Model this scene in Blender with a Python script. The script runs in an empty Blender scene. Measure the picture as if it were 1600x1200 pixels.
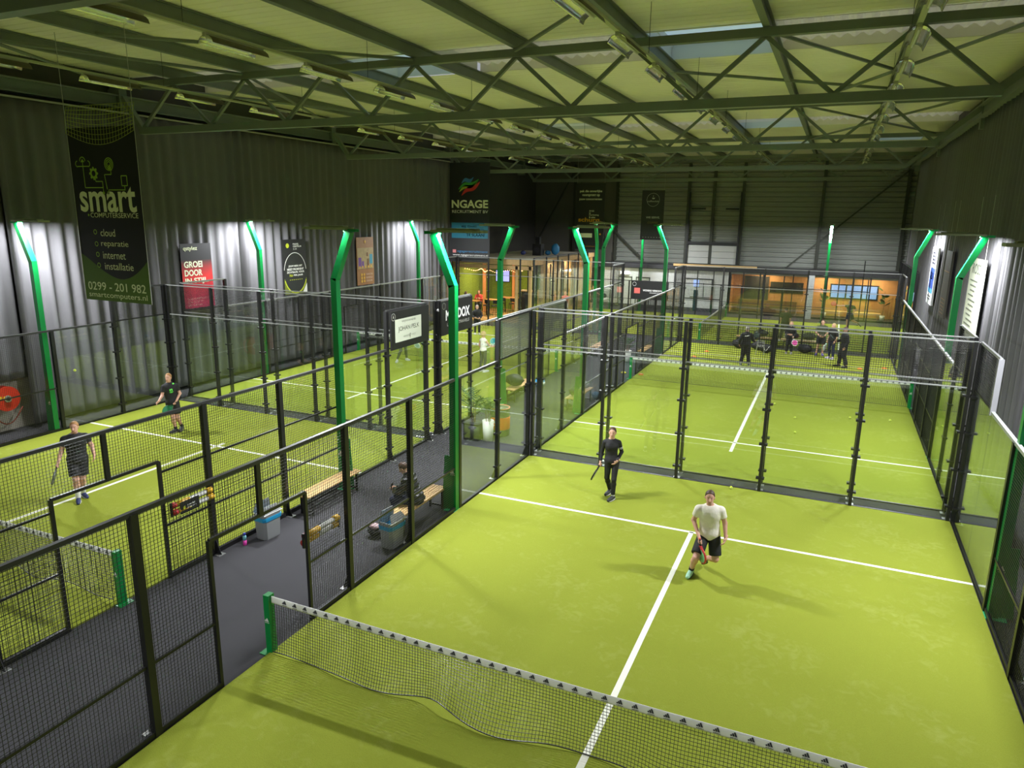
import bpy, math, random
import numpy as np
from math import sin, cos, pi, radians
random.seed(7); rng = np.random.default_rng(7)
SC = bpy.context.scene
COL = SC.collection
# ------------------------------------------------------------------ camera, world, exposure
cam = bpy.data.cameras.new('camera'); cam_ob = bpy.data.objects.new('camera', cam); COL.objects.link(cam_ob)
yaw, pitch, roll = 0.4170, -0.2319, 0.0138
f_ = np.array([-sin(yaw)*cos(pitch), cos(yaw)*cos(pitch), sin(pitch)]); r0 = np.array([cos(yaw), sin(yaw), 0]); u0 = np.cross(r0, f_)
r_ = cos(roll)*r0+sin(roll)*u0; u_ = -sin(roll)*r0+cos(roll)*u0
from mathutils import Matrix, Vector
M_ = Matrix([[r_[i], u_[i], -f_[i]] for i in range(3)]).to_4x4(); M_.translation = Vector((2.0964, -7.2783, 6.4320))
cam_ob.matrix_world = M_
cam.sensor_width = 36; cam.lens = 1117.17/1600*36; cam.clip_end = 200; cam.clip_start = 0.05
SC.camera = cam_ob
W = bpy.data.worlds.new('world'); SC.world = W; W.use_nodes = True
W.node_tree.nodes['Background'].inputs[0].default_value = (0.62, 0.66, 0.70, 1)
W.node_tree.nodes['Background'].inputs[1].default_value = 0.5
SC.view_settings.view_transform = 'Standard'; SC.view_settings.look = 'None'
SC.view_settings.exposure = 0.18; SC.view_settings.gamma = 1.0
try: SC.view_settings.use_curve_mapping = False
except Exception: pass
SC.cycles.max_bounces = 10; SC.cycles.diffuse_bounces = 6; SC.cycles.transparent_max_bounces = 32
SC.cycles.glossy_bounces = 3; SC.cycles.sample_clamp_indirect = 6
LAMP_W = 560.0          # each of the court lamps
# ------------------------------------------------------------------ materials
MAT = {}
def nodes_of(m): return m.node_tree.nodes, m.node_tree.links
def mat(name, col, rough=.6, metal=0., noise=0., nscale=8., bump=0., bscale=60., emit=None, estr=1.):
    if name in MAT: return MAT[name]
    m = bpy.data.materials.new(name); m.use_nodes = True; n, l = nodes_of(m); b = n['Principled BSDF']
    b.inputs['Base Color'].default_value = (*col, 1); b.inputs['Roughness'].default_value = rough; b.inputs['Metallic'].default_value = metal
    tc = n.new('ShaderNodeTexCoord')
    if noise > 0:
        t = n.new('ShaderNodeTexNoise'); t.inputs['Scale'].default_value = nscale; t.inputs['Detail'].default_value = 6
        l.new(tc.outputs['Object'], t.inputs['Vector'])
        mx = n.new('ShaderNodeMix'); mx.data_type = 'RGBA'
        mx.inputs[6].default_value = (*[c*(1-noise) for c in col], 1); mx.inputs[7].default_value = (*[min(1, c*(1+noise)) for c in col], 1)
        l.new(t.outputs['Fac'], mx.inputs[0]); l.new(mx.outputs[2], b.inputs['Base Color'])
    if bump > 0:
        t2 = n.new('ShaderNodeTexNoise'); t2.inputs['Scale'].default_value = bscale; t2.inputs['Detail'].default_value = 4
        l.new(tc.outputs['Object'], t2.inputs['Vector'])
        bp = n.new('ShaderNodeBump'); bp.inputs['Strength'].default_value = bump; bp.inputs['Distance'].default_value = .02
        l.new(t2.outputs['Fac'], bp.inputs['Height']); l.new(bp.outputs['Normal'], b.inputs['Normal'])
    if emit: b.inputs['Emission Color'].default_value = (*emit, 1); b.inputs['Emission Strength'].default_value = estr
    MAT[name] = m; return m
def turf_mat():
    m = bpy.data.materials.new('turf'); m.use_nodes = True; n, l = nodes_of(m); b = n['Principled BSDF']; b.inputs['Roughness'].default_value = .95
    b.inputs['Specular IOR Level'].default_value = .12
    tc = n.new('ShaderNodeTexCoord')
    def noise(sc, det=5, dist=0.):
        t = n.new('ShaderNodeTexNoise'); t.inputs['Scale'].default_value = sc; t.inputs['Detail'].default_value = det; t.inputs['Distortion'].default_value = dist
        l.new(tc.outputs['Object'], t.inputs['Vector']); return t
    t1 = noise(90, 3); t2 = noise(.9, 6, .6); t3 = noise(6, 6, 1.)
    mx = n.new('ShaderNodeMix'); mx.data_type = 'RGBA'; mx.inputs[6].default_value = (.226, .266, .025, 1); mx.inputs[7].default_value = (.292, .337, .043, 1)
    l.new(t1.outputs['Fac'], mx.inputs[0])
    # sand that has collected in loose patches
    mu = n.new('ShaderNodeMath'); mu.operation = 'MULTIPLY'; l.new(t2.outputs['Fac'], mu.inputs[0]); l.new(t3.outputs['Fac'], mu.inputs[1])
    rp = n.new('ShaderNodeMapRange'); rp.inputs[1].default_value = .27; rp.inputs[2].default_value = .5; rp.inputs[4].default_value = .24; l.new(mu.outputs[0], rp.inputs[0])
    m2 = n.new('ShaderNodeMix'); m2.data_type = 'RGBA'; m2.inputs[7].default_value = (.50, .53, .19, 1)
    l.new(rp.outputs[0], m2.inputs[0]); l.new(mx.outputs[2], m2.inputs[6]); l.new(m2.outputs[2], b.inputs['Base Color'])
    bp = n.new('ShaderNodeBump'); bp.inputs['Strength'].default_value = .5; bp.inputs['Distance'].default_value = .02
    l.new(t1.outputs['Fac'], bp.inputs['Height']); l.new(bp.outputs['Normal'], b.inputs['Normal'])
    MAT['turf'] = m
turf_mat()
def glass_mat(name='glass', tint=(.965, .985, .968), f0=.045):
    m = bpy.data.materials.new(name); m.use_nodes = True; n, l = nodes_of(m)
    n.remove(n['Principled BSDF']); out = n['Material Output']
    tr = n.new('ShaderNodeBsdfTransparent'); tr.inputs[0].default_value = (*tint, 1)
    gl = n.new('ShaderNodeBsdfGlossy'); gl.inputs['Roughness'].default_value = .0; gl.inputs[0].default_value = (.95, 1, .96, 1)
    lw = n.new('ShaderNodeLayerWeight'); lw.inputs[0].default_value = .5
    pw = n.new('ShaderNodeMath'); pw.operation = 'POWER'; pw.inputs[1].default_value = 4.2; l.new(lw.outputs['Facing'], pw.inputs[0])
    mr = n.new('ShaderNodeMath'); mr.operation = 'MULTIPLY_ADD'; mr.inputs[1].default_value = 1-f0; mr.inputs[2].default_value = f0; l.new(pw.outputs[0], mr.inputs[0])
    mx = n.new('ShaderNodeMixShader'); l.new(mr.outputs[0], mx.inputs[0]); l.new(tr.outputs[0], mx.inputs[1]); l.new(gl.outputs[0], mx.inputs[2])
    l.new(mx.outputs[0], out.inputs[0]); MAT[name] = m; return m
glass_mat()
BLACK = mat('black_metal', (.012, .012, .012), .38)
WIRE = mat('wire', (.02, .02, .02), .35)
GREEN = mat('green_paint', (.0, .22, .045), .32)
WHITE = mat('white', (.82, .82, .78), .6)
LINEW = mat('line_white', (.86, .86, .74), .9, noise=.06, nscale=40)
GALV = mat('galvanised', (.55, .56, .55), .35, .8)
STEEL = mat('painted_steel', (.17, .195, .165), .5, noise=.12, nscale=3)
DECK = mat('deck', (.93, .89, .78), .55, noise=.04, nscale=1.2)
GRP = mat('fibreglass_sheet', (.88, .82, .70), .6, noise=.25, nscale=5)
CURT = mat('curtain_cloth', (.115, .112, .118), .85, noise=.1, nscale=2, bump=.15, bscale=12)
DFLOOR = mat('dark_carpet', (.035, .034, .038), .95, noise=.25, nscale=160, bump=.3, bscale=220)
WOOD = mat('pine', (.62, .40, .17), .5, noise=.18, nscale=7)
WOODO = mat('orange_wood', (.55, .24, .09), .5, noise=.15, nscale=6)
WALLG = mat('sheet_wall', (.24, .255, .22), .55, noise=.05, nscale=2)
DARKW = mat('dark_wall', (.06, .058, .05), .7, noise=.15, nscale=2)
BRONZE = mat('lamp_grey', (.30, .33, .22), .45)
LED = mat('led', (.9, .9, .9), .4, emit=(.9, .95, 1.), estr=14)
PRINTB = mat('banner_black', (.014, .014, .015), .55)
PALE = mat('print_pale', (.80, .84, .60), .6)
PRWHITE = mat('print_white', (.85, .85, .82), .6)
LIME = mat('print_lime', (.16, .24, .03), .6)
LOGOD = mat('logo_dark', (.03, .03, .05), .6)
def make_translucent(m):
    n, l = nodes_of(m); t = n.new('ShaderNodeBsdfTranslucent'); t.inputs[0].default_value = (.85, .78, .62, 1); x = n.new('ShaderNodeMixShader'); x.inputs[0].default_value = .5
    l.new(n['Principled BSDF'].outputs[0], x.inputs[1]); l.new(t.outputs[0], x.inputs[2]); l.new(x.outputs[0], n['Material Output'].inputs[0])
make_translucent(GRP)
SILVER = mat('reflector_silver', (.75, .77, .72), .22, .9)
# ------------------------------------------------------------------ mesh building
class MB:
    def __init__(s): s.v = []; s.f = []
    def box(s, x0, x1, y0, y1, z0, z1):
        n = len(s.v); s.v += [(x0, y0, z0), (x1, y0, z0), (x1, y1, z0), (x0, y1, z0), (x0, y0, z1), (x1, y0, z1), (x1, y1, z1), (x0, y1, z1)]
        s.f += [tuple(n+i for i in q) for q in ((3, 2, 1, 0), (4, 5, 6, 7), (0, 1, 5, 4), (1, 2, 6, 5), (2, 3, 7, 6), (3, 0, 4, 7))]; return s
    def bar(s, a, b, w, h=None, up=(0, 0, 1), caps=True):
        h = h or w; a = np.array(a, float); b = np.array(b, float); d = b-a; d /= np.linalg.norm(d); up = np.array(up, float)
        if abs(d@up) > .98: up = np.array([0, 1., 0])
        x = np.cross(d, up); x /= np.linalg.norm(x); y = np.cross(x, d); n = len(s.v)
        for p in (a, b):
            for (i, j) in ((-1, -1), (1, -1), (1, 1), (-1, 1)): s.v.append(tuple(p+x*i*w/2+y*j*h/2))
        s.f += [(n+i, n+(i+1) % 4, n+4+(i+1) % 4, n+4+i) for i in range(4)]
        if caps: s.f += [(n+3, n+2, n+1, n), (n+4, n+5, n+6, n+7)]
        return s
    def tube(s, pts, r, k=8, caps=True, closed=False):
        P = [np.array(p, float) for p in pts]; m = len(P); n = len(s.v); rr = r if hasattr(r, '__len__') else [r]*m
        prev = None
        for i, p in enumerate(P):
            if closed: d = P[(i+1) % m]-P[i-1]
            else: d = P[min(i+1, m-1)]-P[max(i-1, 0)]
            d = d/(np.linalg.norm(d)+1e-12)
            if prev is None: a = np.array([0, 0, 1.]) if abs(d[2]) < .9 else np.array([1., 0, 0])
            else: a = prev
            x = a-d*(a@d); x /= np.linalg.norm(x)+1e-12; prev = x; y = np.cross(d, x)
            for j in range(k): t = 2*pi*j/k; s.v.append(tuple(p+rr[i]*(cos(t)*x+sin(t)*y)))
        for i in range(m if closed else m-1):
            for j in range(k): i2 = (i+1) % m; s.f.append((n+i*k+j, n+i*k+(j+1) % k, n+i2*k+(j+1) % k, n+i2*k+j))
        if caps and not closed: s.f += [tuple(n+j for j in reversed(range(k))), tuple(n+(m-1)*k+j for j in range(k))]
        return s
    def lathe(s, c, prof, k=20, sx=1., sy=1.):
        n = len(s.v); m = len(prof)
        for (r, z) in prof:
            for j in range(k): t = 2*pi*j/k; s.v.append((c[0]+sx*r*cos(t), c[1]+sy*r*sin(t), c[2]+z))
        for i in range(m-1):
            for j in range(k): s.f.append((n+i*k+j, n+i*k+(j+1) % k, n+(i+1)*k+(j+1) % k, n+(i+1)*k+j))
        s.f += [tuple(n+j for j in reversed(range(k))), tuple(n+(m-1)*k+j for j in range(k))]; return s
    def poly(s, pts, o=(0, 0, 0), u=(1, 0, 0), v=(0, 1, 0)):
        n = len(s.v); o, u, v = (np.array(q, float) for q in (o, u, v))
        s.v += [tuple(o+u*a+v*b) for a, b in pts]; s.f.append(tuple(range(n, n+len(pts)))); return s
    def prism(s, pts, o, u, v, depth):
        o, u, v = (np.array(q, float) for q in (o, u, v)); w = np.cross(u, v); w /= np.linalg.norm(w); n = len(s.v); k = len(pts)
        s.v += [tuple(o+u*a+v*b) for a, b in pts]+[tuple(o+u*a+v*b+w*depth) for a, b in pts]
        s.f += [tuple(reversed(range(n, n+k))), tuple(range(n+k, n+2*k))]+[(n+i, n+(i+1) % k, n+k+(i+1) % k, n+k+i) for i in range(k)]; return s
    def grid(s, fn, nu, nv):
        n = len(s.v)
        for i in range(nu+1):
            for j in range(nv+1): s.v.append(tuple(fn(i/nu, j/nv)))
        for i in range(nu):
            for j in range(nv): a = n+i*(nv+1)+j; s.f.append((a, a+nv+1, a+nv+2, a+1))
        return s
    def add(s, V, F):
        n = len(s.v); s.v += [tuple(map(float, p)) for p in V]; s.f += [tuple(int(n+i) for i in q) for q in F]; return s
ORG = {}
def org(o): return ORG.get(o.name, np.zeros(3))
def tag(o, label=None, cat=None, group=None, kind=None):
    if label: o['label'] = label
    if cat: o['category'] = cat
    if group: o['group'] = group
    if kind: o['kind'] = kind
    return o
def thing(name, loc, label, cat, group=None, kind=None):
    o = bpy.data.objects.new(name, None); COL.objects.link(o); o.location = loc; o.empty_display_size = .2
    ORG[o.name] = np.array(loc, float); return tag(o, label, cat, group, kind)
def mk(name, mb, m, parent=None, smooth=False, label=None):
    """mesh object from world-space vertices"""
    V = np.array(mb.v, float).reshape(-1, 3)
    if parent is not None: c = org(parent)
    else: c = (V.min(0)+V.max(0))/2; c[2] = V[:, 2].min()
    me = bpy.data.meshes.new(name); me.from_pydata((V-c).tolist(), [], mb.f)
    for mm in (m if isinstance(m, (list, tuple)) else [m]): me.materials.append(mm)
    if smooth: me.polygons.foreach_set('use_smooth', [True]*len(me.polygons))
    o = bpy.data.objects.new(name, me); COL.objects.link(o)
    if parent is not None: o.parent = parent
    else: o.location = c
    ORG[o.name] = np.array(c, float)
    if label: o['label'] = label
    return o
def single(name, mb, m, label, cat, group=None, kind=None, smooth=False):
    return tag(mk(name, mb, m, None, smooth), label, cat, group, kind)
def put(name, me, parent, wloc, rz=0.):
    """share a mesh datablock under a parent at a world position"""
    o = bpy.data.objects.new(name, me); COL.objects.link(o); o.parent = parent; o.location = np.array(wloc, float)-org(parent); o.rotation_euler = (0, 0, rz)
    ORG[o.name] = np.array(wloc, float); return o
def dup(root, loc, rz=None, label=None, group=None):
    def cp(o, par):
        c = o.copy(); COL.objects.link(c)
        if par is not None: c.parent = par
        for ch in list(o.children): cp(ch, c)
        return c
    r = cp(root, None); r.location = loc; ORG[r.name] = np.array(loc, float)
    if rz is not None: r.rotation_euler = (0, 0, rz)
    if label: r['label'] = label
    if group: r['group'] = group
    return r
MESHC = {}
def mesh_data(key, name, builder, m):
    if key not in MESHC:
        mb = builder(); me = bpy.data.meshes.new(name); me.from_pydata(mb.v, [], mb.f); me.materials.append(m); MESHC[key] = me
    return MESHC[key]
def wire_panel(w, h):
    def b():
        mb = MB(); t = .0048
        nx = max(1, round(w/.05)); nz = max(1, round(h/.05))
        for i in range(nx+1): x = i*w/nx; mb.bar((x, 0, 0), (x, 0, h), t, caps=False)
        for i in range(nz+1): z = i*h/nz; mb.bar((0, .004, z), (w, .004, z), t, caps=False)
        return mb
    return mesh_data(('w', round(w, 2), round(h, 2)), 'mesh_panel', b, WIRE)
def glass_panel(w, h):
    return mesh_data(('g', round(w, 2), round(h, 2)), 'glass_panel', lambda: MB().box(0.01, w-.01, -.006, .006, 0.06, h), MAT['glass'])
def dense_panel(w, h):
    def b():
        mb = MB(); nx = round(w/.05); nz = round(h/.05)
        for i in range(nx+1): mb.bar((i*w/nx, 0, 0), (i*w/nx, 0, h), .017, .006, up=(0, 1, 0), caps=False)
        for i in range(nz+1): mb.bar((0, .004, i*h/nz), (w, .004, i*h/nz), .006, .022, caps=False)
        return mb
    return mesh_data(('d', round(w, 2), round(h, 2)), 'mesh_panel', b, mat('mesh_grey', (.20, .22, .17), .5))
# ------------------------------------------------------------------ lettering
TC = {}
def text2d(s, bold=0.):
    k = (s, bold)
    if k not in TC:
        cu = bpy.data.curves.new('t', 'FONT'); cu.body = s; cu.size = 1; cu.offset = bold; cu.resolution_u = 3
        o = bpy.data.objects.new('t', cu); COL.objects.link(o); dg = bpy.context.evaluated_depsgraph_get(); e = o.evaluated_get(dg); me = e.to_mesh()
        V = np.array([v.co[:2] for v in me.vertices]).reshape(-1, 2); F = [tuple(p.vertices) for p in me.polygons]; e.to_mesh_clear()
        bpy.data.objects.remove(o); bpy.data.curves.remove(cu); TC[k] = (V, F)
    return TC[k]
class Plane:
    """flat print surface: o = top-left corner, u = rightward unit, v = downward unit, n = outward"""
    def __init__(s, o, u, v, w, h, lift=.006):
        s.o = np.array(o, float); s.u = np.array(u, float); s.v = np.array(v, float); s.w = w; s.h = h; s.n = np.cross(s.v, s.u); s.n = s.n/np.linalg.norm(s.n); s.lift = lift
    def pt(s, a, b, k=1.): return tuple(s.o+s.u*a*s.w+s.v*b*s.h+s.n*s.lift*k)
    def text(s, mb, t, a0, a1, b0, b1, bold=0.):
        mb.cuts = getattr(mb, 'cuts', [])+[(len(mb.v), len(mb.f))]
        V, F = text2d(t, bold)
        if len(V) == 0: return
        lo = V.min(0); hi = V.max(0); q = (V-lo)/(hi-lo+1e-9)
        mb.add([s.pt(a0+(a1-a0)*x, b1+(b0-b1)*y) for x, y in q], F)
    def rect(s, mb, a0, a1, b0, b1, k=1.): mb.add([s.pt(a0, b1, k), s.pt(a1, b1, k), s.pt(a1, b0, k), s.pt(a0, b0, k)], [(0, 1, 2, 3)])
    def poly(s, mb, pts, k=1.): mb.add([s.pt(a, b, k) for a, b in pts], [tuple(range(len(pts)))])
    def line(s, mb, pts, wd, k=1.):
        asp = s.w/s.h
        for (a, b), (c, d) in zip(pts[:-1], pts[1:]):
            dx, dy = (c-a)*s.w, (d-b)*s.h; L = math.hypot(dx, dy)+1e-9; nx, ny = -dy/L*wd/2, dx/L*wd/2
            mb.add([s.pt(a+nx/s.w, b+ny/s.h, k), s.pt(c+nx/s.w, d+ny/s.h, k), s.pt(c-nx/s.w, d-ny/s.h, k), s.pt(a-nx/s.w, b-ny/s.h, k)], [(0, 1, 2, 3)])
    def ring(s, mb, ca, cb, r, wd, k=1., a0=0, a1=2*pi, n=28, sq=1.):
        s.line(mb, [(ca+r*cos(a0+(a1-a0)*i/n)/s.w, cb+sq*r*sin(a0+(a1-a0)*i/n)/s.h) for i in range(n+1)], wd, k)
    def disc(s, mb, ca, cb, r, k=1., n=20, sx=1., sy=1.): s.poly(mb, [(ca+sx*r*cos(2*pi*i/n)/s.w, cb+sy*r*sin(2*pi*i/n)/s.h) for i in range(n)], k)
def three_bar_mark(pl, mb, ca, cb, size):
    """three slanted bars rising to a triangle over a word"""
    w = size/pl.w; h = size/pl.h
    for i in range(3):
        x = -.46+.30*i; t = .26+.21*i
        pl.poly(mb, [(ca+w*p, cb+.2*h-h*q) for p, q in ((x, 0), (x+.25, 0), (x+.25-.42*t, t), (x+.03-.42*(t-.1), t-.1+.0))])
    pl.text(mb, 'adidas', ca-.46*w, ca+.46*w, cb+.27*h, cb+.5*h, .01)
# ------------------------------------------------------------------ room shell
XL, XR, YB, ZD = -19.9, 6.35, 46.6, 10.7
YN = -12.0
def structure(name, mb, m, **k): return tag(mk(name, mb, m, **k), kind='structure')
structure('floor', MB().box(XL-.3, XR+.3, YN, YB, -.2, 0), DFLOOR)
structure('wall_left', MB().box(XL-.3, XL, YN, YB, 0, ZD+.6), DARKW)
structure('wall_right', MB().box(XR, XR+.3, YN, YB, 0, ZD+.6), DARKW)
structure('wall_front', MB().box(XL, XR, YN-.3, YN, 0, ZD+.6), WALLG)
# corrugated sheeting of the back wall: horizontal ribs
prof = []
z = 0.
while z < ZD+.4: prof += [(0, z), (0, z+.17), (-.07, z+.21), (-.07, z+.28)]; z += .33
mb = MB()
for x0, x1 in ((-13.3, XR),):
    n = len(mb.v)
    for (dy, zz) in prof: mb.v += [(x0, YB-.05+dy, zz), (x1, YB-.05+dy, zz)]
    mb.f += [(n+2*i, n+2*i+1, n+2*i+3, n+2*i+2) for i in range(len(prof)-1)]
structure('wall_back', mb, WALLG)
structure('wall_back_dark', MB().box(XL, -13.3, YB-.1, YB+.2, 0, ZD+.6), mat('dark_sheet', (.11, .105, .085), .7, noise=.15, nscale=1))
# roof deck with shallow seams, rooflight strips and skylight openings
STRIPS = [(10.85, 13.9), (27.6, 30.6), (-8.5, -7)]
SKY = [(-2.62, .22, 10.85, 14.0), (-11.3, -8.5, 10.85, 13.6), (-2.62, .22, 28.5, 30.8), (-11.3, -8.5, 26.5, 28.6), (3.2, 5.6, 36.5, 38.5), (-2.62, .22, 38, 40)]
cuts = {YN, YB}
y = YN
while y < YB: cuts.add(round(y, 3)); y += .33
for a in STRIPS: cuts |= set(a)
for a in SKY: cuts |= {a[2], a[3]}
cuts = sorted(cuts); deck = MB(); grp = MB()
for a, b in zip(cuts[:-1], cuts[1:]):
    mid = (a+b)/2; spans = [(XL, XR)]
    for (x0, x1, y0, y1) in SKY:
        if y0 < mid < y1:
            ns = []
            for s0, s1 in spans:
                if x1 <= s0 or x0 >= s1: ns.append((s0, s1))
                else:
                    if x0 > s0: ns.append((s0, x0))
                    if x1 < s1: ns.append((x1, s1))
            spans = ns
    if any(y0 < mid < y1 for y0, y1 in STRIPS): continue
    for s0, s1 in spans:
        n = len(deck.v); g = .018 if b-a > .1 else 0
        for yy, zz in ((a, ZD+g), (a+.03 if g else a, ZD), (b-.03 if g else b, ZD), (b, ZD+g)): deck.v += [(s0, yy, zz), (s1, yy, zz)]
        deck.f += [(n+2*i, n+2*i+2, n+2*i+3, n+2*i+1) for i in range(3)]
structure('ceiling', deck, DECK)
curb = MB()
for y0, y1 in STRIPS:
    xs = []
    for (x0, x1, sy0, sy1) in SKY:
        if sy0 <= (y0+y1)/2 <= sy1: xs.append((x0, x1))
    n = len(grp.v); k = int((XR-XL)/.06)
    def blocked(x): return any(a < x < b for a, b in xs)
    for i in range(k):
        xa = XL+(XR-XL)*i/k; xb = XL+(XR-XL)*(i+1)/k
        if blocked((xa+xb)/2): continue
        za = .24+.05*sin(xa*2*pi/.34); zb = .24+.05*sin(xb*2*pi/.34); n = len(grp.v)
        grp.v += [(xa, y0-.1, ZD+za), (xb, y0-.1, ZD+zb), (xb, y1+.1, ZD+zb), (xa, y1+.1, ZD+za)]; grp.f.append((n, n+3, n+2, n+1))
    xx = [XL]+[q for a in sorted(xs) for q in a]+[XR]
    for a, b in zip(xx[::2], xx[1::2]): curb.box(a, b, y1, y1+.03, ZD, ZD+.3); curb.box(a, b, y0-.03, y0, ZD, ZD+.3)
structure('trim_1', curb, DECK); structure('window_1', grp, GRP, smooth=True)
SKYG = mat('skylight_acrylic', (.55, .62, .7), .3, emit=(.30, .42, .55), estr=.6)
for i, (x0, x1, y0, y1) in enumerate(SKY):
    c = MB(); t = .05
    c.box(x0-t, x0, y0, y1, ZD-.02, ZD+.5); c.box(x1, x1+t, y0, y1, ZD-.02, ZD+.5); c.box(x0, x1, y0-t, y0, ZD-.02, ZD+.5); c.box(x0, x1, y1, y1+t, ZD-.02, ZD+.5)
    w = structure('window_%d' % (i+2), c, mat('skylight_curb', (.72, .74, .74), .5))
    mk('frame', MB().box(x0, x1, y0, y0+.08, ZD+.40, ZD+.46).box(x0, x1, (y0+y1)/2-.04, (y0+y1)/2+.04, ZD+.40, ZD+.46).box(x0, x1, y1-.08, y1, ZD+.40, ZD+.46), mat('skylight_frame', (.16, .2, .22), .5), w)
    mk('pane', MB().box(x0, x1, y0, y1, ZD+.47, ZD+.5), SKYG, w)
# ------------------------------------------------------------------ roof steel
TRY = [(-.9, 'over the walkway gate'), (10.0, 'above the double glass wall'), (20.8, 'above the second pair of nets'), (32.0, 'in front of the café roof'), (43.0, 'just before the back wall')]
XC = -7.0; BN = [XC-11.6+2.9*k for k in range(9)]; TN = [XC-10.15+2.9*k for k in range(8)]
for y, where in TRY:
    t = thing('roof_truss', (XC, y, 8.9), 'grey green steel lattice truss '+where, 'roof truss', 'lattice trusses under the roof')
    mk('bottom_chord', MB().box(BN[0]-.1, BN[-1]+.1, y-.1, y+.1, 8.8, 9.0), STEEL, t)
    mk('top_chord', MB().box(XL, XR, y-.09, y+.09, 10.2, 10.38), STEEL, t)
    for k in range(8):
        for a, b in ((BN[k], TN[k]), (BN[k+1], TN[k])):
            mk('diagonal', MB().bar((a, y, 8.98), (b, y, 10.22), .09, .09, up=(0, 1, 0)), STEEL, t)
    for sx, wx in ((BN[0], XL), (BN[-1], XR)):
        ex = wx+(.5 if wx < 0 else -.5)
        mk('end_strut', MB().bar((sx, y, 8.9), (ex, y, 9.95), .16, .16, up=(0, 1, 0)), STEEL, t)
        mk('gusset', MB().box(min(wx, ex), max(wx, ex), y-.14, y+.14, 9.3, 10.2), STEEL, t)
PX = [XC-10.15+2.9*k for k in range(8)]
for i, x in enumerate(PX):
    lab = ['over the fire hose reel', 'second from the hose reel side', 'above the rearmost café post line', 'over the signboards of the walkway', 'beside the walkway lamp posts', 'above the net post of the near court', 'over the middle of the near net', 'closest to the pale hanging boards'][i]
    p = MB(); p.box(x-.075, x+.075, YN, YB-.1, 10.39, 10.41); p.box(x-.012, x+.012, YN, YB-.1, 10.41, 10.66); p.box(x-.075, x+.075, YN, YB-.1, 10.66, 10.69)
    single('roof_purlin', p, STEEL, 'long dark steel roof purlin '+lab, 'purlin', 'purlins under the roof deck')
for x, lab in ((XL+.32, 'above the hose reel curtain'), (XR-.45, 'above the curtain with the pale boards')):
    b = MB(); b.box(x-.15, x+.15, YN, YB-.1, 9.62, 9.66).box(x-.02, x+.02, YN, YB-.1, 9.66, 9.98).box(x-.15, x+.15, YN, YB-.1, 9.98, 10.02)
    single('edge_beam', b, STEEL, 'long steel edge beam running '+lab, 'beam')
rods = [((.25, 10, 10.33), (5.7, 20.8, 10.33)), ((5.7, 10, 10.33), (.25, 20.8, 10.22)), ((.25, 20.8, 10.33), (5.7, 32, 10.33)), ((5.7, 20.8, 10.33), (.25, 32, 10.22)),
        ((-19.3, -.9, 10.33), (-14.25, 10, 10.33)), ((-14.25, -.9, 10.33), (-19.3, 10, 10.22)), ((-19.3, 10, 10.33), (-14.25, 20.8, 10.33)), ((-14.25, 10, 10.33), (-19.3, 20.8, 10.22)),
        ((-8.45, 9.9, 10.33), (-14.25, 5.3, 10.43)), ((-5.55, 9.9, 10.33), (-2.65, 7.0, 10.43)), ((-2.65, 14.2, 10.42), (3.15, 19.2, 10.42))]
for i, (a, b) in enumerate(rods):
    wh = ['by the pale boards, first bay', 'by the pale boards, crossing the first', 'by the pale boards, bay beyond the first truss', 'by the pale boards, crossing back beyond the first truss', 'over the hose reel', 'over the hose reel, crossing the other', 'past the tall black banner', 'past the tall black banner, crossing the other', 'long one from the truss to the hose reel bay', 'short one beside the large silver lamp', 'leaving the big skylight towards the pale boards'][i]
    single('brace_rod', MB().tube([a, b], .045, 8), STEEL, 'round steel roof brace '+wh, 'brace', 'roof bracing')
# trunking lines with switched-off reflector lamps
LUM = None
def luminaire(loc, label):
    global LUM
    if LUM is None:
        x, y, z = loc
        LUM = thing('strip_light', loc, label, 'strip light', 'switched-off strip lights under the roof')
        mk('housing', MB().box(x-.035, x+.035, y-.75, y+.75, z-.07, z), mat('lamp_housing', (.5, .5, .36), .5), LUM)
        r = MB()
        for s in (-1, 1):
            prof = [(.03, -.03), (.10, -.05), (.16, -.10), (.19, -.17)]
            r.grid(lambda u, v, s=s: (x+s*np.interp(v*3, range(4), [p[0] for p in prof]), y+s*(-.72+1.44*u), z+np.interp(v*3, range(4), [p[1] for p in prof])), 6, 6)
        o = mk('reflector', r, [SILVER, mat('reflector_outer', (.10, .085, .04), .6)], LUM, smooth=True); md = o.modifiers.new('thickness', 'SOLIDIFY'); md.thickness = .008; md.material_offset = 1; md.material_offset_rim = 1; md.offset = 1
        mk('tube_lamp', MB().tube([(x, y-.7, z-.095), (x, y+.7, z-.095)], .016, 8), mat('off_tube', (.8, .8, .8), .3), LUM)
        return LUM
    return dup(LUM, loc, 0, label)
for x, z, off, lab in ((-1.85, 9.62, 1.2, 'beside the big skylight'), (-8.85, 9.6, 1.3, 'above the walkway'), (-14.75, 9.6, .4, 'on the hose reel side'), (2.97, 9.62, 2.4, 'on the side of the pale boards')):
    single('light_trunking', MB().box(x-.045, x+.045, -6, 43, z, z+.05), mat('trunking_cream', (.48, .50, .30), .5), 'long thin lamp trunking under the roof '+lab, 'trunking')
    for k in range(16):
        y = off+2.78*k
        if y < 1 or y > 42: continue
        luminaire((x, y, z), 'switched-off reflector strip light under the roof '+lab)
        if k % 2: single('hanger_wire', MB().tube([(x, y-1.2, z+.05), (x, y-1.2, 10.68)], .006, 5), BLACK, 'thin wire holding the lamp trunking '+lab, 'wire', 'hanger wires of the lamp trunking')
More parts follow.
